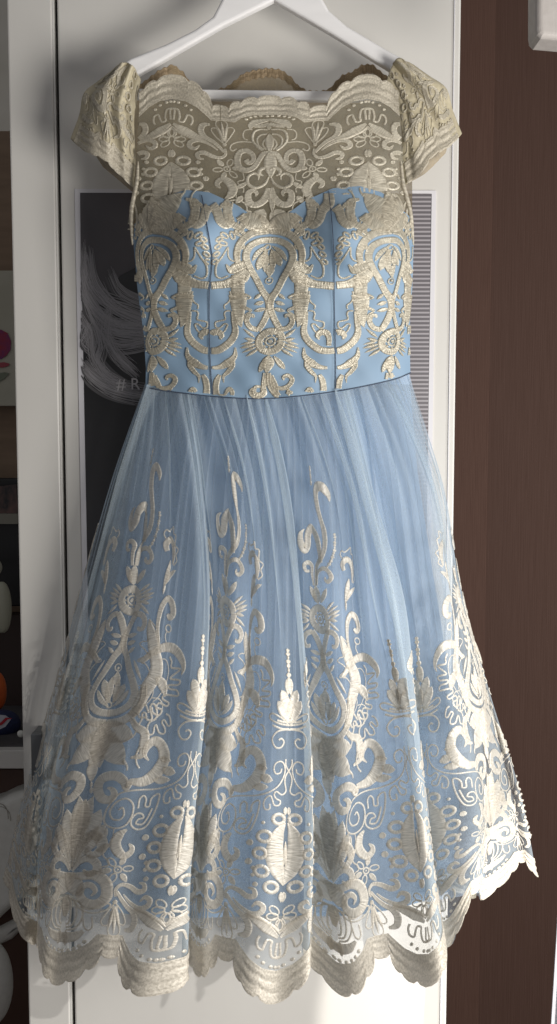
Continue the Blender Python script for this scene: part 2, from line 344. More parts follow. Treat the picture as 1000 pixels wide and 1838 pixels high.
# right: wall cabinet corner top right, pale curtain bottom right
yc = -.18
cb = tag(pad('wall_cabinet', [(963, -160), (963, 48), (965, 60), (972, 67), (1050, 74), (1050, -160)], yc, .04, noisy(mat('white_fabric_cover', (.42, .39, .37), .6), (.40, .37, .35), (.44, .41, .39), (70, 70, 70), 2, .3), None, .006), 'white rounded cabinet corner at the top right of the photo', 'cabinet')
ycu = -.05
cs = []
for j in range(40):
    zz = 1640 + j * 12
    cs.append([( 1000 - 12 * min(1, j / 16) + 6 * 0, zz)])
V, Fc = [], []
for j in range(30):
    t = j / 29; zz = 1600 + 420 * t; x0 = 1003 - 16 * min(1, t * 1.6)
    for i in range(24):
        s = i / 23; V.append(P(x0 + s * 160, zz, ycu + .010 * math.sin(s * 22) - .02 * s))
for j in range(29):
    for i in range(23): a = j * 24 + i; Fc.append((a, a + 1, a + 25, a + 24))
cu = mesh('curtain', V, Fc, mat('pale_curtain_cloth', (.5, .49, .53), .8)); md = cu.modifiers.new('Solidify', 'SOLIDIFY'); md.thickness = .0015
tag(cu, 'edge of a pale curtain at the bottom right', 'curtain')
# ------------------------------------------------------------------ HANGER
yh = 0.0
hg = thing('clothes_hanger', 'white wooden clothes hanger holding the dress', 'hanger')
outer = [(508, -95), (560, -60), (572, -10), (590, 22), (622, 50), (700, 96), (752, 124), (770, 138), (768, 152), (752, 156), (697, 127), (592, 62), (492, 4),
         (400, 50), (300, 108), (246, 139), (208, 158), (190, 156), (190, 142), (235, 108), (300, 82), (350, 57), (383, 33), (400, 0), (425, -60), (475, -95)]
def dense(pts, st=8):
    c = []
    for i in range(len(pts)):
        a = np.array(pts[i]); bb = np.array(pts[(i + 1) % len(pts)]); n = max(1, int(np.linalg.norm(bb - a) / st))
        for k in range(n): c.append(tuple(a + (bb - a) * k / n))
    return c
prism('arms', pxz(outer, yh), yh - .007, yh + .007, M['hanger'], hg, .0035, 3)
prism('trouser_bar', pxz([(215, 160), (760, 167), (760, 184), (215, 178)], yh), yh - .004, yh + .006, M['hanger'], hg, .002, 3)
def tube(name, pts, r, m, parent, n=10):
    c = spl(pts, .004) if len(pts) > 2 else np.array(pts, float); V, Fc = [], []
    for i in range(len(c)):
        t = c[min(i + 1, len(c) - 1)] - c[max(i - 1, 0)]; t = t / np.linalg.norm(t); up = np.array([0, 1, 0.]); u = np.cross(t, up); u /= np.linalg.norm(u); v = np.cross(u, t)
        for k in range(n): a = 2 * math.pi * k / n; V.append(c[i] + r * (math.cos(a) * u + math.sin(a) * v))
    for i in range(len(c) - 1):
        for k in range(n): Fc.append((i * n + k, i * n + (k + 1) % n, (i + 1) * n + (k + 1) % n, (i + 1) * n + k))
    return mesh(name, V, Fc, m, parent)
tx, _, tz = P(492, -92, yh)
tube('hook', [(tx, yh, tz), (tx, yh, tz + .03), (tx + .022, yh, tz + .05), (tx + .022, yh, tz + .075), (tx, yh, tz + .09), (tx - .022, yh, tz + .075)], .002, M['chrome'], hg)
# ------------------------------------------------------------------ DRESS : surfaces
dress = thing('dress', 'pale blue tulle dress with silver gold lace embroidery on a white hanger', 'dress')
RV = [690, 850, 1050, 1250, 1500, 1770]
# U: px at each row | py at each row offset | depth at hem (m, + is towards the wardrobe)
KN = [
 (-1.6, [262, 206, 149, 98, 38, -1],    [0, -5, -10, -20, -60, -160], .075),
 (-1.05,[264, 212, 160, 112, 56, 42],   [0, 0, -5, -12, -30, -100], .035),
 (-.75, [266, 222, 172, 127, 72, 68],   [0, 0, 0, -5, -15, -68], .05),
 (-.45, [268, 232, 186, 140, 84, 68],   [0, 0, 0, 0, -5, -24], .0),
 (0,    [275, 264, 239, 202, 139, 101], [0, 0, 0, 0, 0, -4], -.03),
 (.5,   [298, 308, 306, 286, 234, 190], [0, 0, 0, 0, 0, 0], -.065),
 (1.0,  [326, 350, 363, 357, 325, 276], [0, 0, 0, 0, 0, 0], -.085),
 (1.14, [334, 357, 373, 370, 345, 328], [0, 0, 0, 0, 0, -8], -.07),
 (1.4,  [338, 360, 376, 364, 338, 324], [0, 0, 0, 0, 0, -24], -.012),
 (1.75, [346, 372, 390, 378, 349, 340], [0, 5, 5, 5, 0, -32], -.012),
 (2.0,  [366, 408, 408, 398, 366, 356], [0, 10, 20, 15, 5, -20], -.026),
 (2.3,  [386, 430, 442, 431, 394, 376], [0, 20, 22, 20, 5, -5], -.045),
 (3.0,  [456, 488, 510, 519, 512, 493], [0, 25, 30, 18, 12, 14], -.082),
 (3.32, [478, 515, 540, 555, 562, 552], [0, 30, 30, 20, 12, -5], -.075),
 (3.6,  [474, 506, 530, 542, 548, 540], [0, 35, 35, 20, 0, -25], -.02),
 (3.84, [490, 530, 552, 562, 569, 572], [0, 35, 35, 20, 5, -18], -.015),
 (4.0,  [510, 551, 572, 587, 593, 610], [0, 37, 34, 31, 20, 12], -.032),
 (4.5,  [548, 610, 630, 650, 660, 692], [0, 35, 30, 10, 0, 0], -.05),
 (5.0,  [590, 644, 682, 716, 748, 775], [0, 35, 20, -5, -10, -18], -.08),
 (5.3,  [618, 668, 722, 744, 770, 801], [0, 35, 20, -5, -15, -40], -.08),
 (5.7,  [614, 660, 706, 728, 754, 784], [0, 30, 15, 0, -20, -80], .0),
 (6.8,  [640, 690, 722, 736, 758, 788], [0, 20, 10, 0, -30, -95], .02),
 (7.0,  [652, 710, 738, 757, 770, 803], [0, 20, 10, -5, -30, -84], .0),
 (7.5,  [690, 765, 800, 815, 855, 852], [0, 10, 0, -12, -48, -135], -.03),
 (8.0,  [712, 784, 818, 856, 880, 872], [0, 0, 0, -15, -62, -160], -.005),
 (8.3,  [722, 787, 822, 866, 906, 918], [0, 0, -5, -20, -70, -188], .02),
 (8.8,  [735, 790, 824, 874, 934, 968], [0, 0, -8, -25, -84, -196], .045),
]
KU = np.array([k[0] for k in KN]); KPX = np.array([k[1] for k in KN], float); KDY = np.array([k[2] for k in KN], float); KD = np.array([k[3] for k in KN])
AMP = np.array([.10, .32, .55, .72, .92, 1.05])
def bic(U, V, T):
    U = np.asarray(U, float); V = np.asarray(V, float); cols = [hermite(U, KU, T[:, j]) for j in range(6)]; A_ = np.stack(cols, -1)
    sh = A_.shape[:-1]; A_ = A_.reshape(-1, 6); v = np.clip(V.reshape(-1), RV[0], RV[-1] + 40); xs = np.array(RV, float)
    d = (A_[:, 1:] - A_[:, :-1]) / np.diff(xs); m = np.zeros_like(A_); hh = np.diff(xs)
    m[:, 1:-1] = (d[:, 1:] * hh[:-1] + d[:, :-1] * hh[1:]) / (xs[2:] - xs[:-2]); m[:, 0] = d[:, 0]; m[:, -1] = d[:, -1]
    i = np.clip(np.searchsorted(xs, v) - 1, 0, 4); h = xs[i + 1] - xs[i]; t = (v - xs[i]) / h; r = np.arange(len(v))
    o = (2*t**3 - 3*t**2 + 1) * A_[r, i] + (t**3 - 2*t**2 + t) * h * m[r, i] + (-2*t**3 + 3*t**2) * A_[r, i + 1] + (t**3 - t**2) * h * m[r, i + 1]
    ex = v > xs[-1]; o = np.where(ex, A_[r, 5] + m[r, 5] * (v - xs[-1]), o)
    return o.reshape(sh)
PLEATS = [(-.25, 6, .03, 1000, .06), (.42, 5, .025, 1050, .05), (1.02, 6, .025, 1150, .0), (1.62, 6, .03, 1050, .05), (2.5, 6, .03, 1100, .02), (2.86, 6, .025, 1150, .05), (3.26, 8, .03, 1250, -.02), (4.4, 5, .03, 1050, .02), (4.82, 7, .03, 1250, .1), (5.12, 12, .045, 1400, .03), (7.62, 7, .03, 1100, .05)]
PLEATS_IN = [(-.4, 7.2, .04, 1330, .1), (.05, 8.6, .04, 1330, .1), (.6, 10.1, .05, 1330, .08), (.9, 7.2, .03, 1330, .08), (1.3, 8.6, .04, 1330, .05), (1.9, 8.6, .04, 1330, .05), (2.35, 10.1, .05, 1330, .05), (2.72, 8.6, .035, 1330, .05), (3.1, 8.6, .035, 1330, .02),
          (3.7, 8.6, .04, 1330, .02), (4.3, 11.5, .05, 1330, .05), (4.62, 7.9, .035, 1330, .05), (4.95, 10.1, .04, 1330, .05), (5.4, 10.1, .04, 1330, .02), (7.0, 10.1, .05, 1330, .02), (7.4, 8.6, .04, 1330, .05)]
WL = lambda px: np.interp(px, [255, 262, 300, 400, 487, 600, 700, 737, 760], [692, 694, 701, 712, 714, 702, 682, 668, 664])
def rip(U, V, ph, seedf=1.0):
    f = np.clip((1250 - V) / 560, 0, 1) ** 1.2
    f2 = np.clip((1700 - V) / 1000, 0, 1)
    a = np.sin(U * 26 * seedf + ph + 1.7 * np.sin(U * 3.1)) * (.55 + .45 * np.sin(U * 7.3 + ph * 2))
    b = np.sin(U * 14.3 * seedf + ph * 1.7 + np.sin(U * 5))
    c = np.sin(U * 41 + ph * 3)
    return f * (a * .75 + .25 * c), f2 * b
def skirt(U, V, ph=0.0, off=0.0, rk=1.0, seedf=1.0):
    U = np.asarray(U, float); V = np.asarray(V, float)
    px = bic(U, V, KPX); dy = bic(U, V, KDY)
    k = hermite(U, KU, KD); amp = hermite(V, RV, AMP)
    a, b = rip(U, V, ph, seedf)
    a2, b2 = rip(U + .06, V, ph, seedf)
    px = px + (3.0 * a2 + 2.2 * b2) * rk
    pd = 0.0
    for (u0, wv, ww_, vend, dr) in (PLEATS_IN if rk > 1.2 else PLEATS):
        xx = (U - u0 - dr * (V - 700) / 600.) / ww_; fade = np.clip((vend - V) / 350, 0, 1) * np.clip((V - 640) / 120, 0, 1)
        g = xx * np.exp(-xx * xx); px = px - 2.33 * wv * g * fade; pd = pd + .007 * np.exp(-xx * xx) * fade * (wv / 8.)
    y0 = WL(px); t = np.clip((V - 690) / 160, 0, 1)
    py = V + dy + (y0 - 690) * (1 - t) ** 1.5
    side = np.clip(np.abs((px - 495) / (235 + (V - 690) * .24)), 0, 1.1)
    d = -.052 - .012 * np.clip((V - 690) / 600, 0, 1) + .045 * side ** 3 + k * amp + .0042 * a * rk + .004 * b * rk - pd + .0075 * np.clip((V - 900) / 500, 0, 1) * np.sin(U * 8.3 + 1.0 + .8 * np.sin(U * 2.2)) * rk + off
    return W3(px, py, d)
def grid(fn, us, vs):
    Ug, Vg = np.meshgrid(us, vs); Pn = fn(Ug, Vg).reshape(-1, 3); n = len(us); Fc = []
    for j in range(len(vs) - 1):
        for i in range(n - 1): a = j * n + i; Fc.append((a, a + 1, a + n + 1, a + n))
    return Pn, Fc
W_ = 175.0
OUT = np.array([(0,1772),(10,1771),(18,1767),(21,1761),(27,1764),(36,1762),(44,1755),(49,1746),(51,1739),(57,1741),(65,1736),(70,1727),(72,1714),(79,1719),(88,1720),(97,1719),(103,1714),(105,1730),(110,1743),(116,1750),(119,1749),(123,1759),(130,1768),(139,1773),(146,1770),(150,1778),(160,1785),(175,1787)], float)
INN = np.array([(0,1712),(30,1706),(50,1692),(62,1676),(85,1678),(105,1677),(112,1687),(130,1708),(150,1722),(175,1728)], float)
def tri(U):  # |X| from the nearest ogee axis
    return np.abs(((np.asarray(U) + 1) % 2) - 1) * W_
def vout(U): return np.interp(tri(U), OUT[:, 0], OUT[:, 1])
def vinn(U): return np.interp(tri(U), INN[:, 0], INN[:, 1])
us = np.arange(-1.6, 8.77, .0125); ts = np.linspace(0, 1, 90) 
def cloth(ph, off, rk, vmax=None, sf=1.0):
    def f(Ug, T):
        vm = vout(Ug) - 1.5 if vmax is None else vmax
        return skirt(Ug, 686 + (vm - 686) * T, ph, off, rk, sf)
    return f
Pn, Fc = grid(cloth(0, 0, 1.0), us, ts); overlay = mesh('tulle_overlay', Pn, Fc, M['tulle'], dress)
RAYS = [(.04, .5, .9), (.09, .8, .8), (.135, .6, .9), (.19, 1.1, .7), (.235, .7, .9), (.275, .9, .8), (.33, .6, 1.), (.37, 1.2, .8), (.42, .7, .7), (.455, .9, 1.), (.50, .6, .8), (.535, 1.1, .9), (.58, .8, .7), (.62, .6, .9), (.665, 1.3, .9), (.72, .8, .8), (.76, .6, .9), (.81, 1.2, .8), (.87, .7, .8), (.92, .9, .9), (.96, .6, .8)]
def innerf(a, t, off=.008, sh=0.0):
    V = 690 + t * 950; L = lin(V, [690, 850, 1050, 1250, 1500, 1640], [262, 222, 186, 146, 106, 96]); Rr = lin(V, [690, 850, 1050, 1250, 1500, 1640], [735, 775, 805, 838, 868, 872])
    aa = a; pd = 0.0
    for (c, w_, k) in RAYS:
        x = (a - c - sh - .003 * np.sin(t * 5 + c * 40)) / (.0075 * (1 - .3 * t)); fd = np.clip((k * 1.05 - t) / .35, 0, 1); g = np.exp(-x * x)
        aa = aa - .0155 * w_ * x * g * fd; pd = pd + .005 * g * fd * w_
    px = L + (Rr - L) * aa; py = V + (WL(px) - 690) * np.clip((850 - V) / 166, 0, 1) - 40 * np.abs(2 * a - 1) ** 2 * t ** 3
    d = -.050 + off + .07 * np.abs(2 * a - 1) ** 3 - pd - .012 * t + (.003 + .006 * t) * np.sin(a * 38 + sh * 90) + .002 * np.sin(a * 90)
    return W3(px, py, d)
Pn, Fc = grid(innerf, np.linspace(0, 1, 900), np.linspace(0, 1, 40)); inner = mesh('tulle_underlayer', Pn, Fc, M['tulle_in'], dress)
Pn, Fc = grid(lambda a, t: innerf(a, t, .015, .021), np.linspace(0, 1, 700), np.linspace(0, 1, 34)); mesh('tulle_underlayer', Pn, Fc, M['tulle_in'], dress)
# opaque lining
def lining(a, t):
    V = 684 + t * (1652 - 684)
    L = lin(V, [684, 850, 1050, 1250, 1500, 1652], [268, 238, 210, 160, 112, 106]); Rr = lin(V, [684, 850, 1050, 1250, 1500, 1652], [734, 750, 780, 812, 826, 806])
    px = L + (Rr - L) * a; py = V + (WL(px) - 684) * np.clip((850 - V) / 166, 0, 1) - 46 * np.abs(2 * a - 1.0) ** 2 * t ** 3 - 30 * np.clip(a - .7, 0, 1) * t ** 3 + 8*np.sin(a*9)*t**3
    d = -.028 + .06 * np.abs(2 * a - 1) ** 2.5 + .010 * t * np.sin(a * 27 + 1) + .005 * t * np.sin(a * 47) + .012 * t
    return W3(px, py, np.minimum(d, .055))
Pn, Fc = grid(lining, np.linspace(0, 1, 160), np.linspace(0, 1, 60)); lin_o = mesh('satin_lining', Pn, Fc, M['lining'], dress)
# back half of the overlay (seen at the flanks and through the hem)
def backf(a, t):
    V = 690 + t * 1000; L = lin(V, [690, 850, 1050, 1250, 1500, 1690], [264, 212, 160, 112, 60, 34]); Rr = lin(V, [690, 850, 1050, 1250, 1500, 1690], [736, 786, 816, 862, 880, 862])
    px = L + (Rr - L) * a; py = V - 90 * t ** 3 + 22 * t ** 3 * np.sin(a * 13) + 4 * t**3 * np.abs(np.sin(a * 60))
    d = -.02 + .07 * t ** .5 + .004 * np.sin(a * 40) - .03 * np.abs(2 * a - 1) ** 4
    return W3(px, py, np.minimum(d, .062))
Pn, Fc = grid(backf, np.linspace(0, 1, 180), np.linspace(0, 1, 50)); back_o = mesh('tulle_back_layer', Pn, Fc, M['tulle'], dress)
# ---- bodice
def bdepth(px, py):
    c = 489; hw = np.interp(py, [130, 340, 430, 560, 700], [250, 245, 252, 240, 240]); q = np.clip(np.abs(px - c) / hw, 0, 1.05)
    d = -.018 - .052 * np.sqrt(np.clip(1.12 - q ** 2, 0, 2)) * np.interp(py, [150, 250, 400, 560, 700], [.35, .55, 1.0, 1.0, .85])
    d = d - .034 * np.exp(-((px - 350) / 58) ** 2 - ((py - 425) / 58) ** 2) - .034 * np.exp(-((px - 626) / 58) ** 2 - ((py - 425) / 58) ** 2)
    d = d + .010 * np.exp(-((px - 487) / 28) ** 2 - ((py - 440) / 80) ** 2)
    d = d + .0008 * np.sin(px * .06 + py * .05) + .0005 * np.sin(px * .11 - py * .083)
    return d
bL = lambda y: np.interp(y, [380, 400, 430, 520, 600, 660, 720], [246, 242, 239, 247, 258, 262, 261])
bR = lambda y: np.interp(y, [380, 400, 430, 520, 560, 640, 720], [736, 741, 743, 740, 736, 736, 738])
bTop = lambda x: np.interp(x, [240, 262, 290, 330, 372, 420, 455, 484, 515, 550, 600, 650, 690, 720, 745], [402, 372, 352, 341, 345, 366, 389, 404, 385, 360, 338, 334, 345, 365, 395])
def bod(a, t):
    x0 = 239 + 504 * a; yt = bTop(x0); yb = WL(x0) + 3; py = yt + (yb - yt) * t
    px = bL(py) + (bR(py) - bL(py)) * a
    return W3(px, py, bdepth(px, py))
Pn, Fc = grid(bod, np.linspace(0, 1, 140), np.linspace(0, 1, 90)); bod_o = mesh('satin_bodice', Pn, Fc, M['satin'], dress)
# waist seam
def flatS(px, py, off): return W3(px, py, bdepth(px, py) + off)
def strip_on(name, pts, wpx, off, m, parent):
    c = spl(pts, 4); t = np.gradient(c[:, :2], axis=0); t /= np.linalg.norm(t, axis=1)[:, None] + 1e-9; nr = np.stack([-t[:, 1], t[:, 0]], 1)
    V, Fc = [], []
    for i in range(len(c)):
        for s, e in ((-.5, 0), (0, -.0006), (.5, 0)):
            q = c[i, :2] + nr[i] * s * wpx; V.append(flatS(q[0], q[1], off + e))
    for i in range(len(c) - 1):
        for j in (0, 1): a = 3 * i + j; Fc.append((a, a + 1, a + 4, a + 3))
    return mesh(name, V, Fc, m, parent)
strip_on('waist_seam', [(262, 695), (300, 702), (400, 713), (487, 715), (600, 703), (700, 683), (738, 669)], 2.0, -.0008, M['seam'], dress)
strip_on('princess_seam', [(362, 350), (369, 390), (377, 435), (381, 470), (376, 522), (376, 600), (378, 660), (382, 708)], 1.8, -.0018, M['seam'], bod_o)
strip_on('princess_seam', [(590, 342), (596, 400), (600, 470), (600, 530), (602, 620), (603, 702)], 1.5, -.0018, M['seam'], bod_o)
# ---- yoke (sheer front)
def yv(V, X):   # canonical V -> photo py
    k = np.clip((V - 1650) / 100, 0, 1)
    return 250 - (V - 1632) * .75 + 27 * np.exp(-(X / 78.) ** 2) * k
def yoke_xy(U, V):
    X = U * W_; py = yv(V, X); q = np.clip((np.abs(X) - 140) / 100., 0, 1); wd = np.interp(py, [200, 320, 360, 400, 440], [0, 6, 12, 20, 24])
    return 484 + X * np.where(np.abs(X) > 175, .9, 1.0) + np.where(np.abs(X) > 175, np.sign(X) * 17.5, 0) + np.sign(X) * q * wd, py
def yoke(a, t):
    U = -1.38 + 2.76 * a; vo = vout(U) - 2
    px, yt = yoke_xy(U, vo)
    yb = bTop(np.clip(px, 240, 745)) + 14
    py = yt + (yb - yt) * t
    q = np.clip((np.abs(U) * W_ - 140) / 100., 0, 1); px2 = px + np.sign(U) * q * (np.interp(py, [200, 320, 360, 400, 440], [0, 6, 12, 20, 24]) - np.interp(yt, [200, 320], [0, 6]))
    return W3(px2, py, bdepth(px2, py) + .002)
Pn, Fc = grid(yoke, np.linspace(0, 1, 200), np.linspace(0, 1, 50)); yoke_o = mesh('sheer_yoke', Pn, Fc, M['yoke'], dress)
# back of the bodice: gold lace seen inside out above the neckline
nt = np.array([(236,160),(258,148),(285,127),(310,116),(330,131),(345,155),(352,166),(366,171),(380,166),(392,160),(405,158),(420,147),(436,133),(455,127),(480,123),(505,126),(525,141),(532,152),(550,163),(575,165),(592,160),(600,150),(615,135),(632,130),(650,117),(668,116),(682,128),(700,142),(735,150)], float)
def bk(a, t):
    px = 240 + a * 500; yt = np.interp(px, nt[:, 0], nt[:, 1]); py = yt + (430 - yt) * t
    c = np.abs(2 * a - 1)
    return W3(px, py, .040 - .04 * c ** 3 + .002 * np.sin(a * 30 + t * 6))
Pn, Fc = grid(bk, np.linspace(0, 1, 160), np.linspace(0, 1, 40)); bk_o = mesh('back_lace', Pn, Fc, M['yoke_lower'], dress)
def bkp(px, py, o): 
    c = np.abs(2 * (px - 240) / 500. - 1); return W3(px, py, .040 - .04 * c ** 3 - o)
V, UVb, Fc = [], [], []
xx = np.arange(250, 725, 2.0); yy_ = np.interp(xx, nt[:, 0], nt[:, 1]) + 1.5 * np.sin(xx * .55); TT = np.array([0, .08, .16, .3, .45, .5, .62, .75, .8, .9, 1.])
for j, t in enumerate(TT):
    for i in range(len(xx)):
        V.append(bkp(xx[i], yy_[i] - 1 + t * 16, .0012 + .001 * (j % 2))); UVb.append((xx[i] / 1500., t * .01))
for j in range(len(TT) - 1):
    for i in range(len(xx) - 1): a = j * len(xx) + i; Fc.append((a, a + 1, a + len(xx) + 1, a + len(xx)))
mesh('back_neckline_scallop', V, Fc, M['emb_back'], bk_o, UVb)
# ---- sleeves
def edge(pts):
    p = spl(pts, 4); L = np.r_[0, np.cumsum(np.linalg.norm(np.diff(p[:, :2], axis=0), axis=1))]; L /= L[-1]
    return lambda t: np.stack([np.interp(t, L, p[:, k]) for k in range(p.shape[1])], -1)
def sleeve_fn(top, bot, left, right, dep, seed):
    T, B, L, Q = edge(top), edge(bot), edge(left), edge(right)
    def f(a, t, off=0.0):
        a = np.asarray(a, float); t = np.asarray(t, float)
        A3, T3 = a[..., None], t[..., None]
        c = (1 - T3) * T(a) + T3 * B(a) + (1 - A3) * L(t) + A3 * Q(t) - ((1 - A3) * (1 - T3) * T(0.) + A3 * (1 - T3) * T(1.) + (1 - A3) * T3 * B(0.) + A3 * T3 * B(1.))
        px, py = c[..., 0], c[..., 1]
        cr_ = .005 * np.sin(a * 5 + t * 3 + seed) * np.sin(t * 4 - a * 3) + .0050 * np.exp(-((a - .42 - .25 * t) / .07) ** 2) * (1 - .5 * t) - .0045 * np.exp(-((a - .56 - .3 * t) / .06) ** 2) + .003 * np.exp(-((a - .2 + .1 * t) / .05) ** 2) + .0012 * np.sin(a * 19 - t * 6 + 2 * np.sin(t * 5))
        d = dep(a, t) + cr_ * .8 + off
        return W3(px, py, d)
    return f
lsl = sleeve_fn([(206, 124), (222, 112), (238, 118), (252, 142)], [(127, 252), (150, 275), (180, 298), (215, 318), (240, 338)],
                [(206, 124), (178, 146), (152, 168), (144, 205), (127, 252)], [(252, 142), (246, 175), (240, 215), (243, 280), (240, 338)],
                lambda a, t: -.020 - .028 * np.sin(np.clip(a * .85 + .12, 0, 1) * math.pi) * (.35 + .65 * t) + .03 * (1 - a) * t, .7)
rsl = sleeve_fn([(694, 146), (702, 122), (715, 105), (742, 118)], [(728, 332), (752, 318), (782, 294), (805, 272), (829, 243)],
                [(694, 146), (712, 185), (722, 230), (722, 285), (728, 332)], [(742, 118), (770, 138), (800, 160), (812, 200), (829, 243)],
                lambda a, t: -.020 - .028 * np.sin(np.clip(.95 - a * .85, 0, 1) * math.pi) * (.35 + .65 * t) + .03 * a * t, 2.9)
sl = []
for fn in (lsl, rsl):
    fl_ = fn is rsl
    def trimmed(a, t, fn=fn, fl_=fl_):
        ax = 1 - a if fl_ else a; return fn(a, t * (.928 + .07 * (vout((ax * 190 - 10) / W_) - 1714) / 73.))
    Pn, Fc = grid(trimmed, np.linspace(0, 1, 120), np.linspace(0, 1, 60)); o = mesh('cap_sleeve', Pn, Fc, M['sleeve'], dress)
    md = o.modifiers.new('Solidify', 'SOLIDIFY'); md.thickness = .0012; sl.append(o)
# undersides of the sleeves
ul = sleeve_fn([(150, 245), (190, 262), (243, 310)], [(185, 300), (215, 325), (246, 352)], [(150, 245), (185, 300)], [(243, 310), (246, 352)], lambda a, t: .012 + 0 * a, 0)
ur = sleeve_fn([(730, 270), (770, 255), (815, 225)], [(738, 326), (765, 310), (800, 275)], [(730, 270), (738, 326)], [(815, 225), (800, 275)], lambda a, t: .012 + 0 * a, 0)
for fn, p_ in ((ul, sl[0]), (ur, sl[1])):
    Pn, Fc = grid(fn, np.linspace(0, 1, 24), np.linspace(0, 1, 10)); mesh('sleeve_underside', Pn, Fc, M['yoke_lower'], p_)
# armhole binding down each side of the yoke
for pts in ([(248, 290, 0), (246, 325, 0), (241, 350, 0), (236, 385, 0), (238, 440, 0)], [(720, 290, 0), (723, 325, 0), (729, 350, 0), (737, 385, 0), (742, 440, 0)]):
    c = spl(pts, 4); tp = lambda i: max(.12, math.sin(math.pi * (i + .5) / len(c)) ** .4); V = [W3(q[0] + 4.2 * tp(i) * math.cos(k * math.pi / 4), q[1], bdepth(q[0], q[1]) + .003 * tp(i) * math.sin(k * math.pi / 4)) for i, q in enumerate(c) for k in range(8)]
    Fc = [(i * 8 + k, i * 8 + (k + 1) % 8, (i + 1) * 8 + (k + 1) % 8, (i + 1) * 8 + k) for i in range(len(c) - 1) for k in range(8)]
    mesh('armhole_binding', V, Fc, M['emb_band_gold'], dress, [(q_[0] * .3, q_[2]) for q_ in V])
# ------------------------------------------------------------------ embroidery : canonical half tile (X from ogee axis, V down)
xa1 = lambda y: np.interp(y, [800, 850, 1000, 1078, 1140, 1200, 1280, 1340, 1440, 1500, 1560, 1632, 1700, 1770], [268, 262, 246, 235, 221, 209, 197, 186, 147, 139, 130, 118, 106, 98])
xa4 = lambda y: np.interp(y, [850, 1000, 1105, 1180, 1240, 1300, 1380], [560, 568, 573, 580, 586, 588, 590])
xm3 = lambda y: np.interp(y, [1360, 1400, 1530, 1640, 1750, 1800], [516, 515, 513, 503, 492, 488])
def fA(x, y): px, py = 140 + x / 4, 800 + y / 4; return px - xa1(py), py
def fB(x, y): px, py = 140 + x / 4, 1030 + y / 4; return px - xa1(py), py
def fC(x, y): px, py = 120 + x / 4, 1230 + y / 4; return px - xa1(py), py
def fD(x, y): px, py = 60 + x * .3, 1440 + y * .3; return px - xa1(py), py
def fE(x, y): px, py = 540 + x / 4, 1120 + y / 4; return (px - xa4(py)) * (1.15 + .12 * min(1, max(0, (x - 400) / 300))), (py - 51) / .984
def fQ(x, y): px, py = 540 + x / 4, 860 + y / 4; return px - xa4(py) + 38, (py - 51) / .984 + 12
def fG(x, y): px, py = 350 + x / 4, 1360 + y / 4; return W_ - (xm3(py) - px) * 1.03, py - 12
def fH(x, y): px, py = 350 + x / 4, 1560 + y / 4; return W_ - (xm3(py) - px) * 1.03, py - 14
MOT = []      # (motif, frame-mapped pts (n,3), sym) sym: 'm' mirrored with the half tile, 'a' whole-tile (not mirrored)
def s(mot, fr, pts, wd, sym='m', k=None):
    sc = .3 if fr is fD else .25
    p = np.array([fr(x, y) for x, y in pts], float); ww = np.atleast_1d(np.array(wd, float)) * sc
    ww = np.interp(np.linspace(0, 1, len(p)), np.linspace(0, 1, len(ww)), ww)
    MOT.append((mot, np.c_[p, ww], sym))
def leaf(mot, fr, p0, p1, wd, sym='m', bend=0.0, pk=.45):
    a, b_ = np.array(p0, float), np.array(p1, float); d = b_ - a; n = np.array([-d[1], d[0]]); t = np.linspace(0, 1, 9)
    c = [tuple(a + d * q + n * bend * math.sin(math.pi * q)) for q in t]
    pr = np.sin(np.pi * np.clip(t, 0, 1) ** (math.log(.5) / math.log(pk))) ** .75
    s(mot, fr, c, np.maximum(pr * wd, 3), sym)
def ring(mot, fr, c, r, wd, sym='m', ry=None, rot=0.0, gap=0):
    ry = ry or r; k = 15
    pts = [(c[0] + r * math.cos(a) * math.cos(rot) - ry * math.sin(a) * math.sin(rot), c[1] + r * math.cos(a) * math.sin(rot) + ry * math.sin(a) * math.cos(rot)) for a in np.linspace(gap, 2 * math.pi, k)]
    s(mot, fr, pts, wd, sym)
def dot(mot, fr, c, r, sym='m'):
    s(mot, fr, [(c[0] - r, c[1]), (c[0] - r * .6, c[1]), (c[0], c[1]), (c[0] + r * .6, c[1]), (c[0] + r, c[1])], [.2 * r, 1.6 * r, 2 * r, 1.6 * r, .2 * r], sym)
def chain(mot, fr, pts, r, sym='m', k=None):
    mot = 'bead_chain'
    c = spl(pts, r * 1.7)
    for i in range(len(c) - 1):
        leaf(mot, fr, c[i], c[i] + (c[i + 1] - c[i]) * 1.15, r * (1.5 + .5 * math.sin(i * 2.3)), sym)
# --- top scroll (whole tile, not symmetric)
s('tall_scroll', fA, [(684,252),(688,200),(655,150),(605,165),(580,220),(572,300),(580,380),(588,450),(580,530),(555,600),(510,655),(460,705),(425,765),(408,860)], [6,50,66,62,52,48,48,52,52,50,42,38,36,34], 'a')
s('tall_scroll', fA, [(500,690),(506,600),(500,500),(455,430),(405,480),(385,550),(350,590),(332,540),(345,475),(382,440)], [32,44,52,62,56,58,62,52,34,6], 'a')
s('tall_scroll', fA, [(378,860),(380,770),(392,715),(365,685),(325,700),(328,745),(362,750)], [18,28,34,36,32,28,20], 'a')
s('tall_scroll', fA, [(415,860),(450,770),(510,735),(565,755),(585,805),(553,838),(520,825),(527,800)], [16,24,34,38,38,34,28,12], 'a')
chain('bead_chain', fA, [(667,470),(668,510),(655,550),(648,590),(622,645),(612,668),(580,712),(560,728)], 17, 'a')
chain('bead_chain', fA, [(606,15),(590,50),(570,110),(560,140)], 12, 'a')
leaf('bud', fA, (395, 850), (392, 1000), 92, 'a', 0, .6)
leaf('bud', fA, (340, 862), (378, 990), 44, 'a'); leaf('bud', fA, (522, 888), (425, 995), 48, 'a')
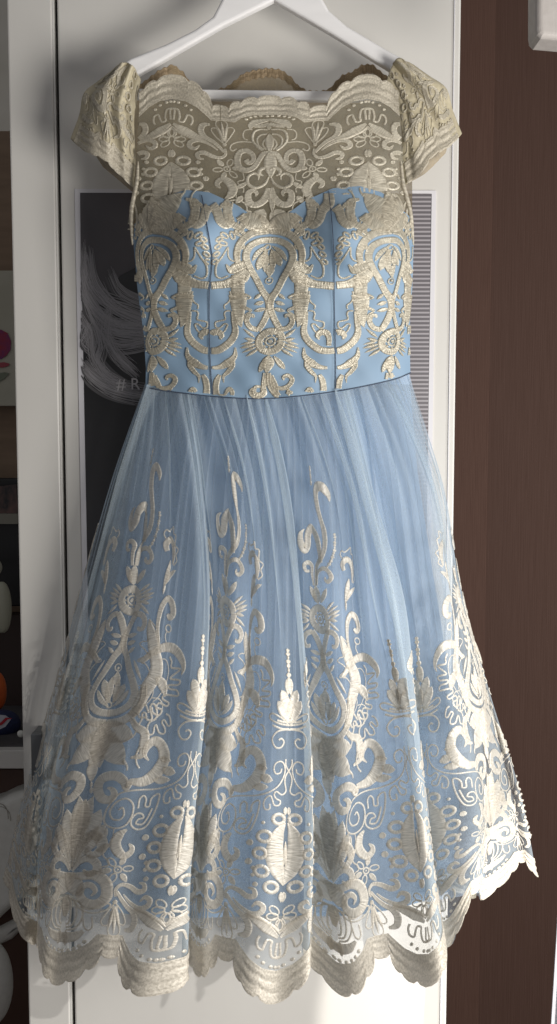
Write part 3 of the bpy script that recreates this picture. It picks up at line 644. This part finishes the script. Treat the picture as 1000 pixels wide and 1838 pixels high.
# --- flower and crossed stems
ring('flower', fB, (385, 190), 82, 56, 'a'); ring('flower', fB, (385, 190), 34, 16, 'a'); dot('flower', fB, (385, 190), 18, 'a')
for k in range(8):
    a = k * math.pi / 4; dot('flower', fB, (385 + 52 * math.cos(a), 190 + 52 * math.sin(a)), 9, 'a')
for (p0, p1, wd) in (((470,130),(566,70),26), ((478,150),(590,100),22), ((482,170),(600,135),30), ((485,195),(556,215),30), ((480,220),(545,290),26), ((495,190),(590,165),20)):
    leaf('flower_leaf', fB, p0, p1, wd)
s('crossed_stem', fB, [(446,276),(400,330),(360,390),(322,460),(318,530),(345,590),(372,690),(408,790),(418,870),(380,945),(300,990),(222,1000)], [44,50,50,56,58,50,50,52,56,54,52,52])
s('crossed_stem', fB, [(440,282),(492,300),(508,350),(482,395),(452,396),(455,378)], [40,44,40,34,28,14])
leaf('leaflet', fB, (350,452), (438,430), 34); leaf('leaflet', fB, (352,505), (425,482), 36); leaf('leaflet', fB, (360,570), (418,525), 30)
# --- lantern
ring('lantern', fB, (274, 672), 26, 9, 'a'); dot('lantern', fB, (272, 676), 12, 'a')
leaf('lantern', fB, (270, 695), (262, 800), 72, 'a', 0, .6)
leaf('lantern', fB, (176, 756), (228, 925), 62, 'a', .05, .4); leaf('lantern', fB, (342, 790), (246, 925), 62, 'a', -.05, .4)
leaf('lantern', fB, (232, 740), (205, 930), 60, 'a', .0, .5); leaf('lantern', fB, (290, 750), (258, 930), 58, 'a', 0, .5)
ring('lantern', fB, (222, 940), 20, 12, 'a')
leaf('lantern_leaf', fB, (378, 830), (250, 952), 40, 'm', -.08)
# --- acanthus stem + plume
s('acanthus', fB, [(546,332),(552,420),(560,500),(566,580),(575,660),(560,730),(515,800),(480,870),(445,950),(400,1020)], [8,66,86,84,96,110,100,84,72,60])
s('acanthus', fB, [(546,326),(522,400),(517,480),(488,484),(458,505),(500,550),(520,598),(478,600),(438,624),(490,645),(518,700),(515,745)], 9)
s('acanthus', fB, [(546,326),(590,390),(604,450),(600,510)], 9)
leaf('acanthus', fB, (408, 618), (462, 765), 24)
leaf('acanthus', fB, (560, 740), (642, 884), 76, 'm', -.15)
s('plume', fE, [(330,400),(395,330),(450,298),(510,302),(560,338),(598,395),(614,450),(606,495)], [40,54,66,72,68,56,34,6])
s('hook', fB, [(600,530),(598,400),(622,300),(660,220),(712,176),(752,215),(752,285),(715,312),(692,290)], [16,26,34,44,48,58,60,52,20])
ring('hook', fB, (692, 392), 26, 11); s('hook', fB, [(672,415),(655,450),(662,500),(648,540)], 9)
s('frill', fE, [(505,365),(525,400),(530,440),(592,452),(545,500),(538,520),(600,532),(592,562),(532,565),(540,590),(590,602),(600,640),(520,632),(505,660),(550,690),(540,712),(490,690),(478,720),(515,740),(505,775),(465,760),(450,720)], 15)
s('frill', fE, [(440,790),(395,790),(388,740),(410,700),(440,760)], 14)
s('frill', fE, [(420,385),(480,385),(515,460),(510,560),(475,650),(450,680)], 8)
s('frill', fE, [(350,570),(400,555),(438,600),(435,660),(400,720),(385,760)], 8)
# --- upper small scroll with frill line
s('small_scroll', fQ, [(252,610),(238,560),(275,528),(318,552),(338,620),(335,705)], [40,52,50,42,34,14])
s('wavy_line', fQ, [(232,522),(213,488),(230,460),(262,472),(298,452),(322,440),(326,488),(350,500),(348,570),(382,600),(360,640),(372,680),(342,712)], 11)
leaf('small_leaf', fQ, (300, 672), (254, 865), 46); leaf('small_leaf', fQ, (368, 745), (262, 850), 40, 'm', .1); leaf('small_leaf', fQ, (262, 840), (256, 915), 22)
# --- base of the ogee : big petals
s('outer_band', fC, [(566,0),(560,90),(528,165),(470,225),(400,262),(300,275)], [44,52,56,60,66,60])
leaf('petal', fC, (262, 262), (500, 372), 150, 'm', .06, .55); leaf('petal', fC, (250, 280), (420, 570), 165, 'm', .0, .55)
leaf('petal', fC, (240, 300), (250, 590), 130, 'm', 0, .55)
s('petal', fC, [(480,240),(520,300),(570,340),(570,420),(545,500),(470,520)], [30,50,60,70,50,20])
s('petal', fC, [(545,440),(508,500),(500,560),(512,596)], [26,14,13,13]); s('petal', fC, [(420,540),(436,580),(430,612)], [24,14,12])
s('petal_outline', fC, [(270,255),(320,340),(400,400),(440,405),(500,360),(520,310)], 12)
leaf('lower_petal', fC, (200, 545), (172, 692), 86, 'a', 0, .4); chain('lower_petal', fC, [(172,690),(166,770)], 16, 'a')
# --- swooping acanthus with two curls
s('swoop', fC, [(588,540),(566,500),(592,440),(645,398),(700,430),(710,510),(665,590),(600,650),(520,690),(430,690)], [10,30,60,68,72,84,100,96,74,40])
leaf('swoop', fC, (690,590), (768,630), 70, 'm', .1); leaf('swoop', fC, (680,520), (752,545), 50); leaf('swoop', fC, (600,680), (720,680), 60)
s('swoop', fC, [(440,690),(404,740),(400,690),(350,648),(262,668),(220,735),(235,805),(285,822),(322,785),(318,748),(290,735)], [40,40,56,68,72,72,64,56,46,34,16])
# --- fan squiggles beside the plume
s('looped_braid', fC, [(500,240),(520,285),(548,250),(555,200),(575,200),(585,245),(620,240),(605,165),(620,132),(645,150),(660,215),(640,245)], 15)
s('looped_braid', fC, [(655,240),(605,265),(588,310),(600,352),(632,345),(640,300),(655,285),(680,340),(722,345),(725,310),(700,265),(720,250),(750,290),(772,280),(762,225),(735,205)], 14)
s('looped_braid', fC, [(620,90),(670,98),(702,140),(690,190),(660,232)], 9)
# --- spire
def fS(x, y):
    ax = np.interp(y, [205, 425, 600, 785, 950], [687, 712, 725, 738, 742]); return W_ - (ax - x) / 4 * 1.2, (1120 + y / 4 - 51) / .984
chain('spire', fS, [(687,205),(694,260),(701,320),(711,425)], 26, 'm')
for p0, p1, wd in (((712,425),(735,560),70), ((655,520),(735,700),86), ((632,600),(735,770),80), ((725,600),(728,740),46)): leaf('spire', fS, p0, p1, wd, 'm', 0, .4)
s('spire_base', fS, [(735,785),(660,770),(590,735),(578,700),(610,695),(680,735),(735,785)], 14); s('spire_base', fS, [(735,810),(680,808),(610,780)], 16)
s('spire_base', fS, [(738,745),(700,760),(640,745)], 18)
s('spiral_braid', fS, [(745,815),(700,815),(645,830),(615,880),(640,940),(680,945),(700,905),(680,880),(662,890)], 14)
s('spiral_braid', fG, [(690,0),(685,50),(640,120),(632,170),(642,235),(612,262),(572,240),(556,262),(572,292),(602,308),(596,338),(562,340),(545,300),(530,272),(500,290),(487,330),(500,372),(530,368),(528,330)], 12)
s('spiral_braid', fG, [(165,350),(200,302),(260,284),(330,277),(430,272),(520,245),(590,190),(628,110),(628,50),(600,18),(560,30),(545,70),(562,108),(596,100),(604,70)], 12)
s('spiral_braid', fG, [(165,345),(138,430),(140,505),(180,545),(230,552),(275,525),(300,455),(290,380),(240,340),(190,365),(162,430),(185,485),(228,492),(248,455),(232,405),(212,420)], 13)
s('spiral_braid', fG, [(330,410),(328,345),(350,320),(372,345),(375,395),(402,395),(405,345),(430,315),(458,315),(452,400),(432,480),(400,545),(350,562),(308,535),(300,490),(325,450),(362,450),(378,478),(345,490),(335,520),(375,525),(400,490),(425,410)], 13)
# --- hanging leaf and small flower
s('hanging_leaf', fG, [(205,550),(208,600),(210,668)], 8); leaf('hanging_leaf', fG, (205,665), (122,722), 42)
s('hanging_leaf', fG, [(285,560),(245,600),(228,660),(250,720),(290,752),(330,725),(335,690),(312,665)], [14,62,72,66,52,44,36,12])
ring('small_flower', fG, (255, 850), 22, 13); dot('small_flower', fG, (255, 850), 8)
for k in range(6):
    a = -2.2 + k * math.pi / 3; c_, s_ = math.cos(a), math.sin(a)
    if k % 2: leaf('small_flower', fG, (255 + 34 * c_, 850 + 34 * s_), (255 + 108 * c_, 850 + 108 * s_), 44)
    else: ring('small_flower', fG, (255 + 66 * c_, 850 + 66 * s_), 34, 11, 'm', 19, a)
# --- medallion with rings
s('medallion', fG, [(642,462),(596,560),(578,700),(598,820),(632,915)], [20,92,128,96,14])
leaf('medallion_slit', fG, (652, 600), (652, 800), 30)
for c_, r_ in (((598,440),40), ((508,570),44), ((484,692),40), ((490,820),42), ((550,930),42)): ring('ring', fG, c_, r_, 27, 'm', r_ * .86)
for c_, r_ in (((415,620),24), ((410,757),24), ((495,470),14), ((445,690),14), ((440,800),16), ((436,850),15), ((450,915),18)): dot('bead', fG, c_, r_)
leaf('ring', fG, (670, 350), (670, 412), 34, 'm')
# --- curls of the arch
s('arch_curl', fH, [(250,250),(252,195),(290,165),(345,180),(400,215),(445,202),(440,162),(405,152)], [18,24,28,36,42,38,30,12])
s('arch_curl', fH, [(258,215),(290,270),(335,325),(382,365),(402,425),(382,480),(330,490)], [20,30,36,44,50,52,20])
s('arch_curl', fH, [(300,235),(350,290),(420,332),(480,318),(494,275),(458,254),(424,285)], [10,24,36,42,40,32,10])
s('arch', fH, [(392,335),(455,375),(520,430),(585,492)], [30,64,74,22]); s('arch', fH, [(400,350),(470,360),(560,420),(600,470)], [10,30,30,10])
for x, a in ((250, 0), (215, .35), (288, -.35)):
    leaf('shell_fan', fH, (250, 318), (x, 520 - abs(x - 250) * 1.0), 26)
s('shell_fan', fH, [(245,290),(228,380),(212,470),(218,520),(250,535),(285,520),(290,470),(272,380),(255,290)], 10)
s('shell_fan', fH, [(245,300),(200,370),(168,430),(185,462),(215,455)], 11); s('shell_fan', fH, [(255,300),(305,370),(328,430),(315,455),(288,448)], 11)
dot('shell_fan', fH, (250, 290), 16)
leaf('arch_flower', fH, (615, 170), (612, 245), 40)
for k, a in enumerate((-2.35, -3.14, 2.4, 1.65)):
    c_, s_ = math.cos(a), math.sin(a); ring('arch_flower', fH, (600 + 48 * c_, 345 + 62 * s_), 38, 11, 'm', 24, a)
s('arch_squiggle', fH, [(572,640),(540,625),(535,560),(545,520),(515,510),(495,545),(480,578),(452,560),(452,510),(470,480)], 17)
s('arch_squiggle', fH, [(572,642),(598,620),(600,560),(602,530)], 17)
for c_ in ((452,628),(484,668),(532,697),(585,706)): dot('arch_dot', fH, c_, 14)
# --- crown above the dome scallop (ogee axis)
s('crown_spiral', fD, [(225,440),(300,440),(372,435),(425,480),(428,560),(380,608),(318,600),(288,555),(305,505),(348,495),(372,530),(350,560)], [30,50,60,62,64,62,54,48,42,36,26,10])
s('crown_wing', fD, [(250,590),(290,640),(350,662),(420,645),(445,610),(400,608),(340,640),(290,625)], 10)
s('crown_wing', fD, [(300,690),(302,740),(322,766),(345,745),(348,685)], 11)
for r_ in (34, 66, 98): s('crown', fD, [(196, 560 + r_ * .1), (193 + r_, 575 + r_ * .3), (193 + r_ * 1.05, 650 + r_ * .4), (193 + r_ * .6, 705 + r_ * .5), (193, 715 + r_ * .55)], 13)
leaf('crown', fD, (193, 560), (193, 690), 60); 
s('crown', fD, [(300,770),(255,800),(205,812),(160,815)], [20,56,66,60]); leaf('crown', fD, (193, 770), (185, 860), 40)
for k, c_ in enumerate(((165, 892), (205, 890), (240, 878), (270, 862), (300, 835))): dot('crown_dot', fD, c_, 13)
# --- acanthus cluster
for p1, wd in (((300, -20), 110), ((395, 40), 100), ((425, 130), 86), ((260, -40), 90)): leaf('cluster', fD, (238, 400), p1, wd, 'm', 0, .7)
s('cluster', fD, [(250,330),(300,240),(350,195),(400,215),(410,275),(365,315),(332,290),(345,262)], [20,40,56,60,56,44,30,12])
s('cluster', fD, [(240,410),(290,355),(345,335),(384,370),(375,415),(340,428),(310,402)], [18,34,46,46,42,34,12])
leaf('cluster', fD, (432,150), (430,212), 16); s('wavy_line', fD, [(412,270),(418,320),(442,350),(440,378),(408,388),(405,430)], 9)
leaf('cluster', fD, (200, 420), (300, 560), 110, 'm', 0, .5)
def f5(x, y): px, py = 360 + x / 7.143, 340 + y / 7.143; return 483 - px, 1225 + (480 - py) / .9
def f6(x, y): return f5(x, y + 1286)
_n = len(MOT)
def sb(mot, fr, pts, wd): s(mot, fr, pts, np.array(wd, float) * .58)
sb('bell_outline', f5, [(345,735),(270,860),(200,960),(185,1050),(200,1115),(260,1140),(350,1105)], [20,26,28,26,26,26,22])
sb('bar', f5, [(10,1240),(100,1235),(200,1225),(300,1215),(420,1180),(520,1120),(600,1040)], [105,110,105,110,150,190,120])
sb('body', f5, [(560,960),(440,1010),(380,1040),(320,960)], [120,140,90,20]); sb('body', f5, [(480,1100),(470,1250),(480,1400)], [180,170,160])
sb('body', f6, [(470,60),(480,180),(480,280),(490,400),(520,480)], [230,200,160,110,10]); sb('spike', f6, [(430,40),(540,60),(635,100),(560,130)], [30,50,24,20]); sb('spike', f6, [(500,200),(580,240),(645,270),(570,325),(560,400),(600,460)], [60,50,26,22,18,14])
sb('outline', f6, [(370,20),(380,90),(350,160),(300,200),(305,250)], [24,24,22,22,18]); sb('outline', f6, [(380,270),(320,275),(300,310),(310,380),(240,400),(185,420),(190,480),(240,490),(300,440),(340,450),(310,520),(270,560)], [20,22,22,22,22,22,22,22,22,24,22,16])
sb('jaw', f6, [(405,280),(420,400),(440,500),(430,580),(380,660),(300,730),(220,775),(120,785),(15,775)], [40,60,80,92,96,100,100,90,86])
sb('comma', f6, [(120,720),(118,620),(150,555),(220,545),(262,590),(245,640)], [60,70,90,90,76,20])
sb('whisker_leaf', f6, [(440,740),(430,850),(340,940),(240,990),(140,1000)], [20,70,110,70,40]); sb('whisker_leaf', f6, [(410,900),(400,980),(340,1060),(290,1110),(292,1195)], [50,70,60,40,8])
sb('whisker_leaf', f6, [(240,1090),(205,1160),(190,1250),(195,1345)], [50,80,80,90]); sb('whisker_leaf', f6, [(230,1345),(300,1350),(335,1300),(365,1270),(400,1310),(400,1370)], [20,26,50,60,60,40])
sb('waist_curl', f6, [(860,1100),(800,1240),(800,1330),(720,1365),(650,1345),(640,1290),(690,1260),(700,1290)], [60,70,90,80,60,44,34,10])
sb('loop', f5, [(345,740),(350,860),(400,915),(460,915),(500,880)], 22)
for q in range(4): ring('braid_loop', f5, (235 - 20 * q, 640 + q * 95), 42, 18, 'm', 24, -.6)
for (x, y, a_) in ((300,590,.6), (400,590,1.2), (520,710,1.3), (460,820,1.6), (280,690,.3)): ring('braid_loop', f5, (x, y), 52, 16, 'm', 26, a_)
sb('bust_scroll', f5, [(120,60),(120,180),(200,280),(240,400),(320,460),(380,420),(370,350),(320,330)], [120,150,120,110,110,90,70,20])
sb('bust_scroll', f5, [(380,200),(280,200),(240,260)], [60,60,20]); sb('bust_scroll', f5, [(500,340),(560,420),(480,520),(450,560),(520,610)], [130,110,90,60,20])
BM = MOT[_n:]; MOT = MOT[:_n]
BDROP = {'hook', 'small_scroll', 'wavy_line', 'small_leaf', 'plume', 'acanthus', 'frill', 'looped_braid', 'swoop'}
YM = []
def fY(x, y): px, py = 370 + x / 4.348, 180 + y / 4.348; return 484 - (px + 6) , 1632 + (250 - py) / .75
_n = len(MOT)
def sy(mot, pts, wd): s(mot, fY, pts, np.array(wd, float) * .92)
sy('crown_dome', [(476,98),(430,112),(360,140),(325,180),(318,215)], [24,60,84,60,16]); sy('crown_dome', [(470,150),(420,175),(350,190)], [50,56,30])
sy('crown_arc', [(455,222),(392,222),(346,252),(336,312),(372,362),(420,396)], 22); sy('crown_arc', [(450,265),(402,272),(372,304),(382,352),(424,388)], 16); sy('crown_arc', [(460,292),(430,312),(416,350),(444,388)], 15)
leaf('crown_bud', fY, (470,262), (470,410), 66, 'a'); leaf('crown_bud', fY, (474,170), (474,225), 34, 'a')
sy('crown_wing', [(335,222),(285,228),(262,262),(270,300),(300,312)], 12); sy('crown_wing', [(335,330),(250,324),(180,342),(160,375),(180,396),(212,380)], 13)
sy('crown_spiral', [(285,468),(310,492),(342,470),(335,425),(290,396),(236,410),(216,470),(236,530),(290,548),(345,525),(385,470),(420,420),(470,415)], [46,44,40,44,50,54,56,56,54,48,44,44,50])
leaf('crown_stem', fY, (466,400), (462,610), 96, 'a', 0, .45); sy('crown_stem', [(470,545),(430,530),(395,545),(390,575),(420,590)], [30,34,34,30,12])
sy('yoke_curl', [(462,600),(430,655),(362,684),(302,655),(300,600),(345,572),(382,590),(380,625)], [16,26,30,30,28,26,22,8])
sy('yoke_lobe', [(462,690),(440,760),(385,810),(325,812),(300,770),(305,722),(345,706),(368,728),(358,752)], [50,70,66,66,60,52,44,32,12])
leaf('yoke_drop', fY, (452,680), (448,880), 54, 'a'); leaf('yoke_drop', fY, (446,862), (456,968), 46, 'a')
sy('wavy_line', [(262,570),(268,620),(222,636),(236,670),(266,690),(262,722)], 10); leaf('yoke_leaf', fY, (258,748), (205,805), 50)
leaf('yoke_petal', fY, (425,850), (330,980), 110); leaf('yoke_petal', fY, (330,890), (280,860), 40)
YM = MOT[_n:]; MOT = MOT[:_n]
JOIN = {'body', 'braid_loop', 'flower', 'small_flower', 'lantern', 'cluster', 'crown', 'petal', 'arch_flower', 'shell_fan', 'spire', 'spire_base', 'acanthus', 'swoop', 'crown_dome', 'crown_arc'}
STUFF = {'bead_chain', 'arch_dot', 'crown_dot', 'bead'}
def gkey(i, mot): return mot if (mot in JOIN or mot in STUFF) else mot + '|%d' % i
def flush_all(groups, m, parent):
    for k_, bf in groups.items():
        nm = k_.split('|')[0]; o = flush(nm, bf, m, parent)
        if o is not None and nm in STUFF: o['kind'] = 'stuff'
# ------------------------------------------------------------------ ribbons onto a surface
def ribbon_bufs():
    return dict(V=[], F=[], UV=[], n=0)
def put(buf, c, surf, off, thick, ok=None, step=2.6, asp=1.0):
    """c: (n,3) control pts canonical X,V,w ; surf(X,V,off)->world ; ok(X,V)->bool mask"""
    q = spl(c, step)
    t = np.gradient(q[:, :2], axis=0); t /= np.linalg.norm(t, axis=1)[:, None] + 1e-9; nr = np.stack([-t[:, 1], t[:, 0]], 1)
    ww = np.maximum(q[:, 2], .5); wmax = ww.max(); k = 3 if wmax < 5 else (5 if wmax < 8 else 9)
    fr = np.linspace(-.5, .5, k); X = q[:, 0:1] + nr[:, 0:1] * ww[:, None] * fr; Y = q[:, 1:2] + nr[:, 1:2] * ww[:, None] * fr
    dome = np.interp(np.abs(2 * fr), [0, .5, .76, .9, 1.], [.62, .66, 1.0, .9, 0]) if k > 5 else (1 - np.abs(2 * fr) ** 3)
    o = off + thick * dome[None, :] * np.minimum(1, ww[:, None] / 5)
    Pn = surf(X, Y, o)
    good = np.ones(len(q), bool) if ok is None else ok(q[:, 0], q[:, 1])
    L = np.r_[0, np.cumsum(np.linalg.norm(np.diff(q[:, :2], axis=0), axis=1))] / 1500.
    uv = np.stack([np.broadcast_to(L[:, None] + (q[0, 0] * .013 + q[0, 1] * .007), X.shape), fr[None, :] * ww[:, None] / 1500.], -1)
    n0 = buf['n']; buf['V'].append(Pn.reshape(-1, 3)); buf['UV'].append(uv.reshape(-1, 2))
    for i in range(len(q) - 1):
        if good[i] and good[i + 1]:
            for j in range(k - 1):
                a = n0 + i * k + j; buf['F'].append((a, a + 1, a + k + 1, a + k))
    buf['n'] += X.size
def flush(name, buf, m, parent):
    if not buf['F']: return None
    V = np.vstack(buf['V']); UV = np.vstack(buf['UV']); Fc = np.array(buf['F']); used = np.unique(Fc); mp = -np.ones(len(V), int); mp[used] = np.arange(len(used))
    return mesh(name, V[used], mp[Fc], m, parent, UV[used])
def with_normals(fn):
    """fn(X,V)->world ; returns surf(X,V,off) displaced along the cloth normal towards the outside (-y)"""
    def f(X, V, off):
        e = .6; p = fn(X, V); a = fn(X + e, V) - fn(X - e, V); b_ = fn(X, V + e) - fn(X, V - e)
        n = np.cross(a, b_); n /= np.linalg.norm(n, axis=-1, keepdims=True) + 1e-12
        # outside of the cloth: orientation fixed by the (X,V) frame
        return p + n * np.asarray(off)[..., None] * f.sgn
    f.sgn = 1.0
    return f
def mirror(c, sx):
    d = c.copy(); d[:, 0] *= sx; return d
# skirt tiles
for axis, sides in ((0, (-1, 1)), (2, (-1, 1)), (4, (-1, 1)), (6, (-1, 1)), (8, (-1, 1)), (-2, (1,))):
    for sd in sides:
        flip = 1 if axis != 6 else 1
        def base(X, V, axis=axis): return skirt(axis + X / W_, V)
        surf = with_normals(base)
        # the outside normal must point to the camera on an unfolded piece
        tst = np.cross(base(np.array([60.5]), np.array([1300.])) - base(np.array([59.5]), np.array([1300.])), base(np.array([60.]), np.array([1301.])) - base(np.array([60.]), np.array([1299.])))
        surf.sgn = -1.0 if axis in (0, 2, 4, 8, -2, 6) else 1.0
        def ok(X, V, axis=axis):
            U = axis + X / W_
            return (U > -1.58) & (U < 8.78) & ~((U > 3.36) & (U < 3.72)) & ~((U > 5.36) & (U < 6.84)) & ~((U > 1.16) & (U < 1.45)) & (V > 800)
        groups = {}
        for mi, (mot, c, sym) in enumerate(MOT):
            if sym == 'a':
                if sd != sides[-1]: continue
                cc = c
            else: cc = mirror(c, sd)
            if (cc[:, 1] < 990).any() and axis == 8 and mot in ('tall_scroll', 'bead_chain'): continue
            put(groups.setdefault(gkey(mi, mot), ribbon_bufs()), cc, surf, .0005 + .0003 * (sd > 0), .0009, ok)
        flush_all(groups, M['emb'], overlay)
sgn_dbg = tst
# hem edging with scallops
def band(name, U0, U1, surfUV, m, parent, vo=vout, vi=vinn, rows=12):
    uu = np.arange(U0, U1 + 1e-6, .0125); V, UV, Fc = [], [], []
    n = len(uu); T = np.linspace(0, 1, rows * 2 + 1); T = T
    Ug, Tg = np.meshgrid(uu, T); Vg = vi(Ug) + (vo(Ug) - vi(Ug)) * Tg
    o = .0005 + .0011 * np.abs(np.sin(Tg * math.pi * 3)) ** 1.5 + .0012 * (Tg > .90) + .0009 * (Tg < .07)
    Pn = surfUV(Ug, Vg, o).reshape(-1, 3); uv = np.stack([Ug * W_ / 1500., Vg / 1500.], -1).reshape(-1, 2)
    for j in range(len(T) - 1):
        for i in range(n - 1): a = j * n + i; Fc.append((a, a + 1, a + n + 1, a + n))
    return mesh(name, Pn, Fc, m, parent, uv)
sk = with_normals(lambda X, V: skirt(X / W_, V)); sk.sgn = -1.0
for a_ in range(-2, 10):
    U0, U1 = max(a_ - .5, -1.59), min(a_ + .5, 8.765)
    if a_ == 6 or U1 <= U0: continue
    band('scallop_edging', U0, U1, lambda U, V, o: sk(U * W_, V, o), M['emb_band'], overlay)
# back hem edging
def bks(U, V, o):
    a = (U + 1.6) / 10.4; t = (V - 690) / 1000.; return backf(a, np.clip(t, 0, 1.05)) - np.array([0, 1., 0]) * np.asarray(o)[..., None]
band('back_scallop_edging', -1.55, 8.7, bks, M['emb_gold'], back_o, lambda U: 1692 + 0 * U + 6 * np.abs(np.sin(U * 9)), lambda U: 1655 + 4 * np.sin(U * 7))
# ---- bodice embroidery
def bfn(cx, kx):
    def f(X, V):
        px = cx + X * kx(X); py = 480 - (V - 1225) * .9
        return W3(px, py, bdepth(px, py))
    return f
def bodice_tile(cx, sides, kx, lim):
    for sd in sides:
        fn = with_normals(bfn(cx, kx)); fn.sgn = 1.0
        def ok(X, V):
            px = cx + X * kx(X); py = 480 - (V - 1225) * .9
            return (np.abs(X) < lim(X)) & (py < WL(px) - 2) & (py > bTop(px) - 3) & (px > bL(py) + 2) & (px < bR(py) - 2)
        groups = {}
        for mi, (mot, c, sym) in enumerate(BM + MOT):
            if mi >= len(BM) and mot in BDROP: continue
            if c[:, 1].min() > 1440: continue
            if sym == 'a':
                if sd != sides[-1]: continue
                cc = c
            else: cc = mirror(c, sd)
            put(groups.setdefault(gkey(mi, mot), ribbon_bufs()), cc, fn, .0005 + .0003 * (sd > 0), .0009, ok)
        flush_all(groups, M['emb_bodice'], bod_o)
one = lambda X: np.ones_like(X)
bodice_tile(484, (-1, 1), one, lambda X: np.where(X > 0, 117, 105))
bodice_tile(275, (-1, 1), lambda X: np.where(X < 0, .48, 1.0), lambda X: np.where(X > 0, 101, 200))
bodice_tile(704, (-1, 1), lambda X: np.where(X > 0, .48, 1.0), lambda X: np.where(X < 0, 101, 200))
# ---- yoke embroidery
def yfn(X, V):
    px, py = yoke_xy(X / W_, V); return W3(px, py, bdepth(px, py) + .002)
ys_ = with_normals(yfn); ys_.sgn = 1.0
for sd in (-1, 1):
    groups = {}
    for mi, (mot, c, sym) in enumerate(YM + MOT):
        centre = any(mot is m_[0] for m_ in YM) and any(c is m_[1] for m_ in YM)
        if mot in ('crown', 'crown_spiral', 'crown_wing', 'cluster', 'wavy_line', 'lower_petal', 'crown_dot') and not centre and mot != 'crown_dot': continue
        if c[:, 1].max() < 1425: continue
        for outer_ in (False, True):
            if sym == 'a' and (outer_ or sd < 0): continue
            if outer_ and centre: continue
            cc = c.copy()
            if outer_: cc[:, 0] = 2 * W_ - cc[:, 0]
            if sym != 'a': cc[:, 0] *= sd
            def ok(X, V, outer_=outer_):
                px, py = yoke_xy(X / W_, V); return (np.abs(X) < 1.37 * W_) & (py < np.where(np.abs(px - 484) < 70, 412, bTop(np.clip(px, 240, 745)) + 14))
            put(groups.setdefault(gkey(mi, mot), ribbon_bufs()), cc, ys_, .0005 + .0003 * (sd > 0), .0009, ok)
    flush_all(groups, M['emb_gold'], yoke_o)
for U0, U1 in ((-1.37, -.5), (-.5, .5), (.5, 1.37)):
    band('neckline_scallop', U0, U1, lambda U, V, o: ys_(U * W_, V, o), M['emb_band_gold'], yoke_o)
# ---- sleeve embroidery
for fn, po_, fl in ((lsl, sl[0], 1), (rsl, sl[1], 0)):
    def sf(X, V, off, fn=fn, fl=fl):
        a = np.clip((X + 10) / 190., .0, 1.); a = 1 - a if fl == 0 else a
        vo_ = vout(X / W_); t = np.clip((V - 1480) / (vo_ - 1480) * (.93 + .07 * (vo_ - 1714) / 73.), 0, 1); p = fn(a, t, -.0012); return p - np.array([0, 1., 0]) * np.asarray(off)[..., None]
    groups = {}
    for mi, (mot, c, sym) in enumerate(MOT):
        if c[:, 1].min() < 1470 or c[:, 0].min() < -8: continue
        put(groups.setdefault(gkey(mi, mot), ribbon_bufs()), c, sf, .0006, .0016)
    flush_all(groups, M['emb_gold'], po_)
    band('sleeve_scallop', .0, 1.0, sf2 if False else (lambda U, V, o, sf=sf: sf(U * W_, V, o)), M['emb_band_gold'], po_)
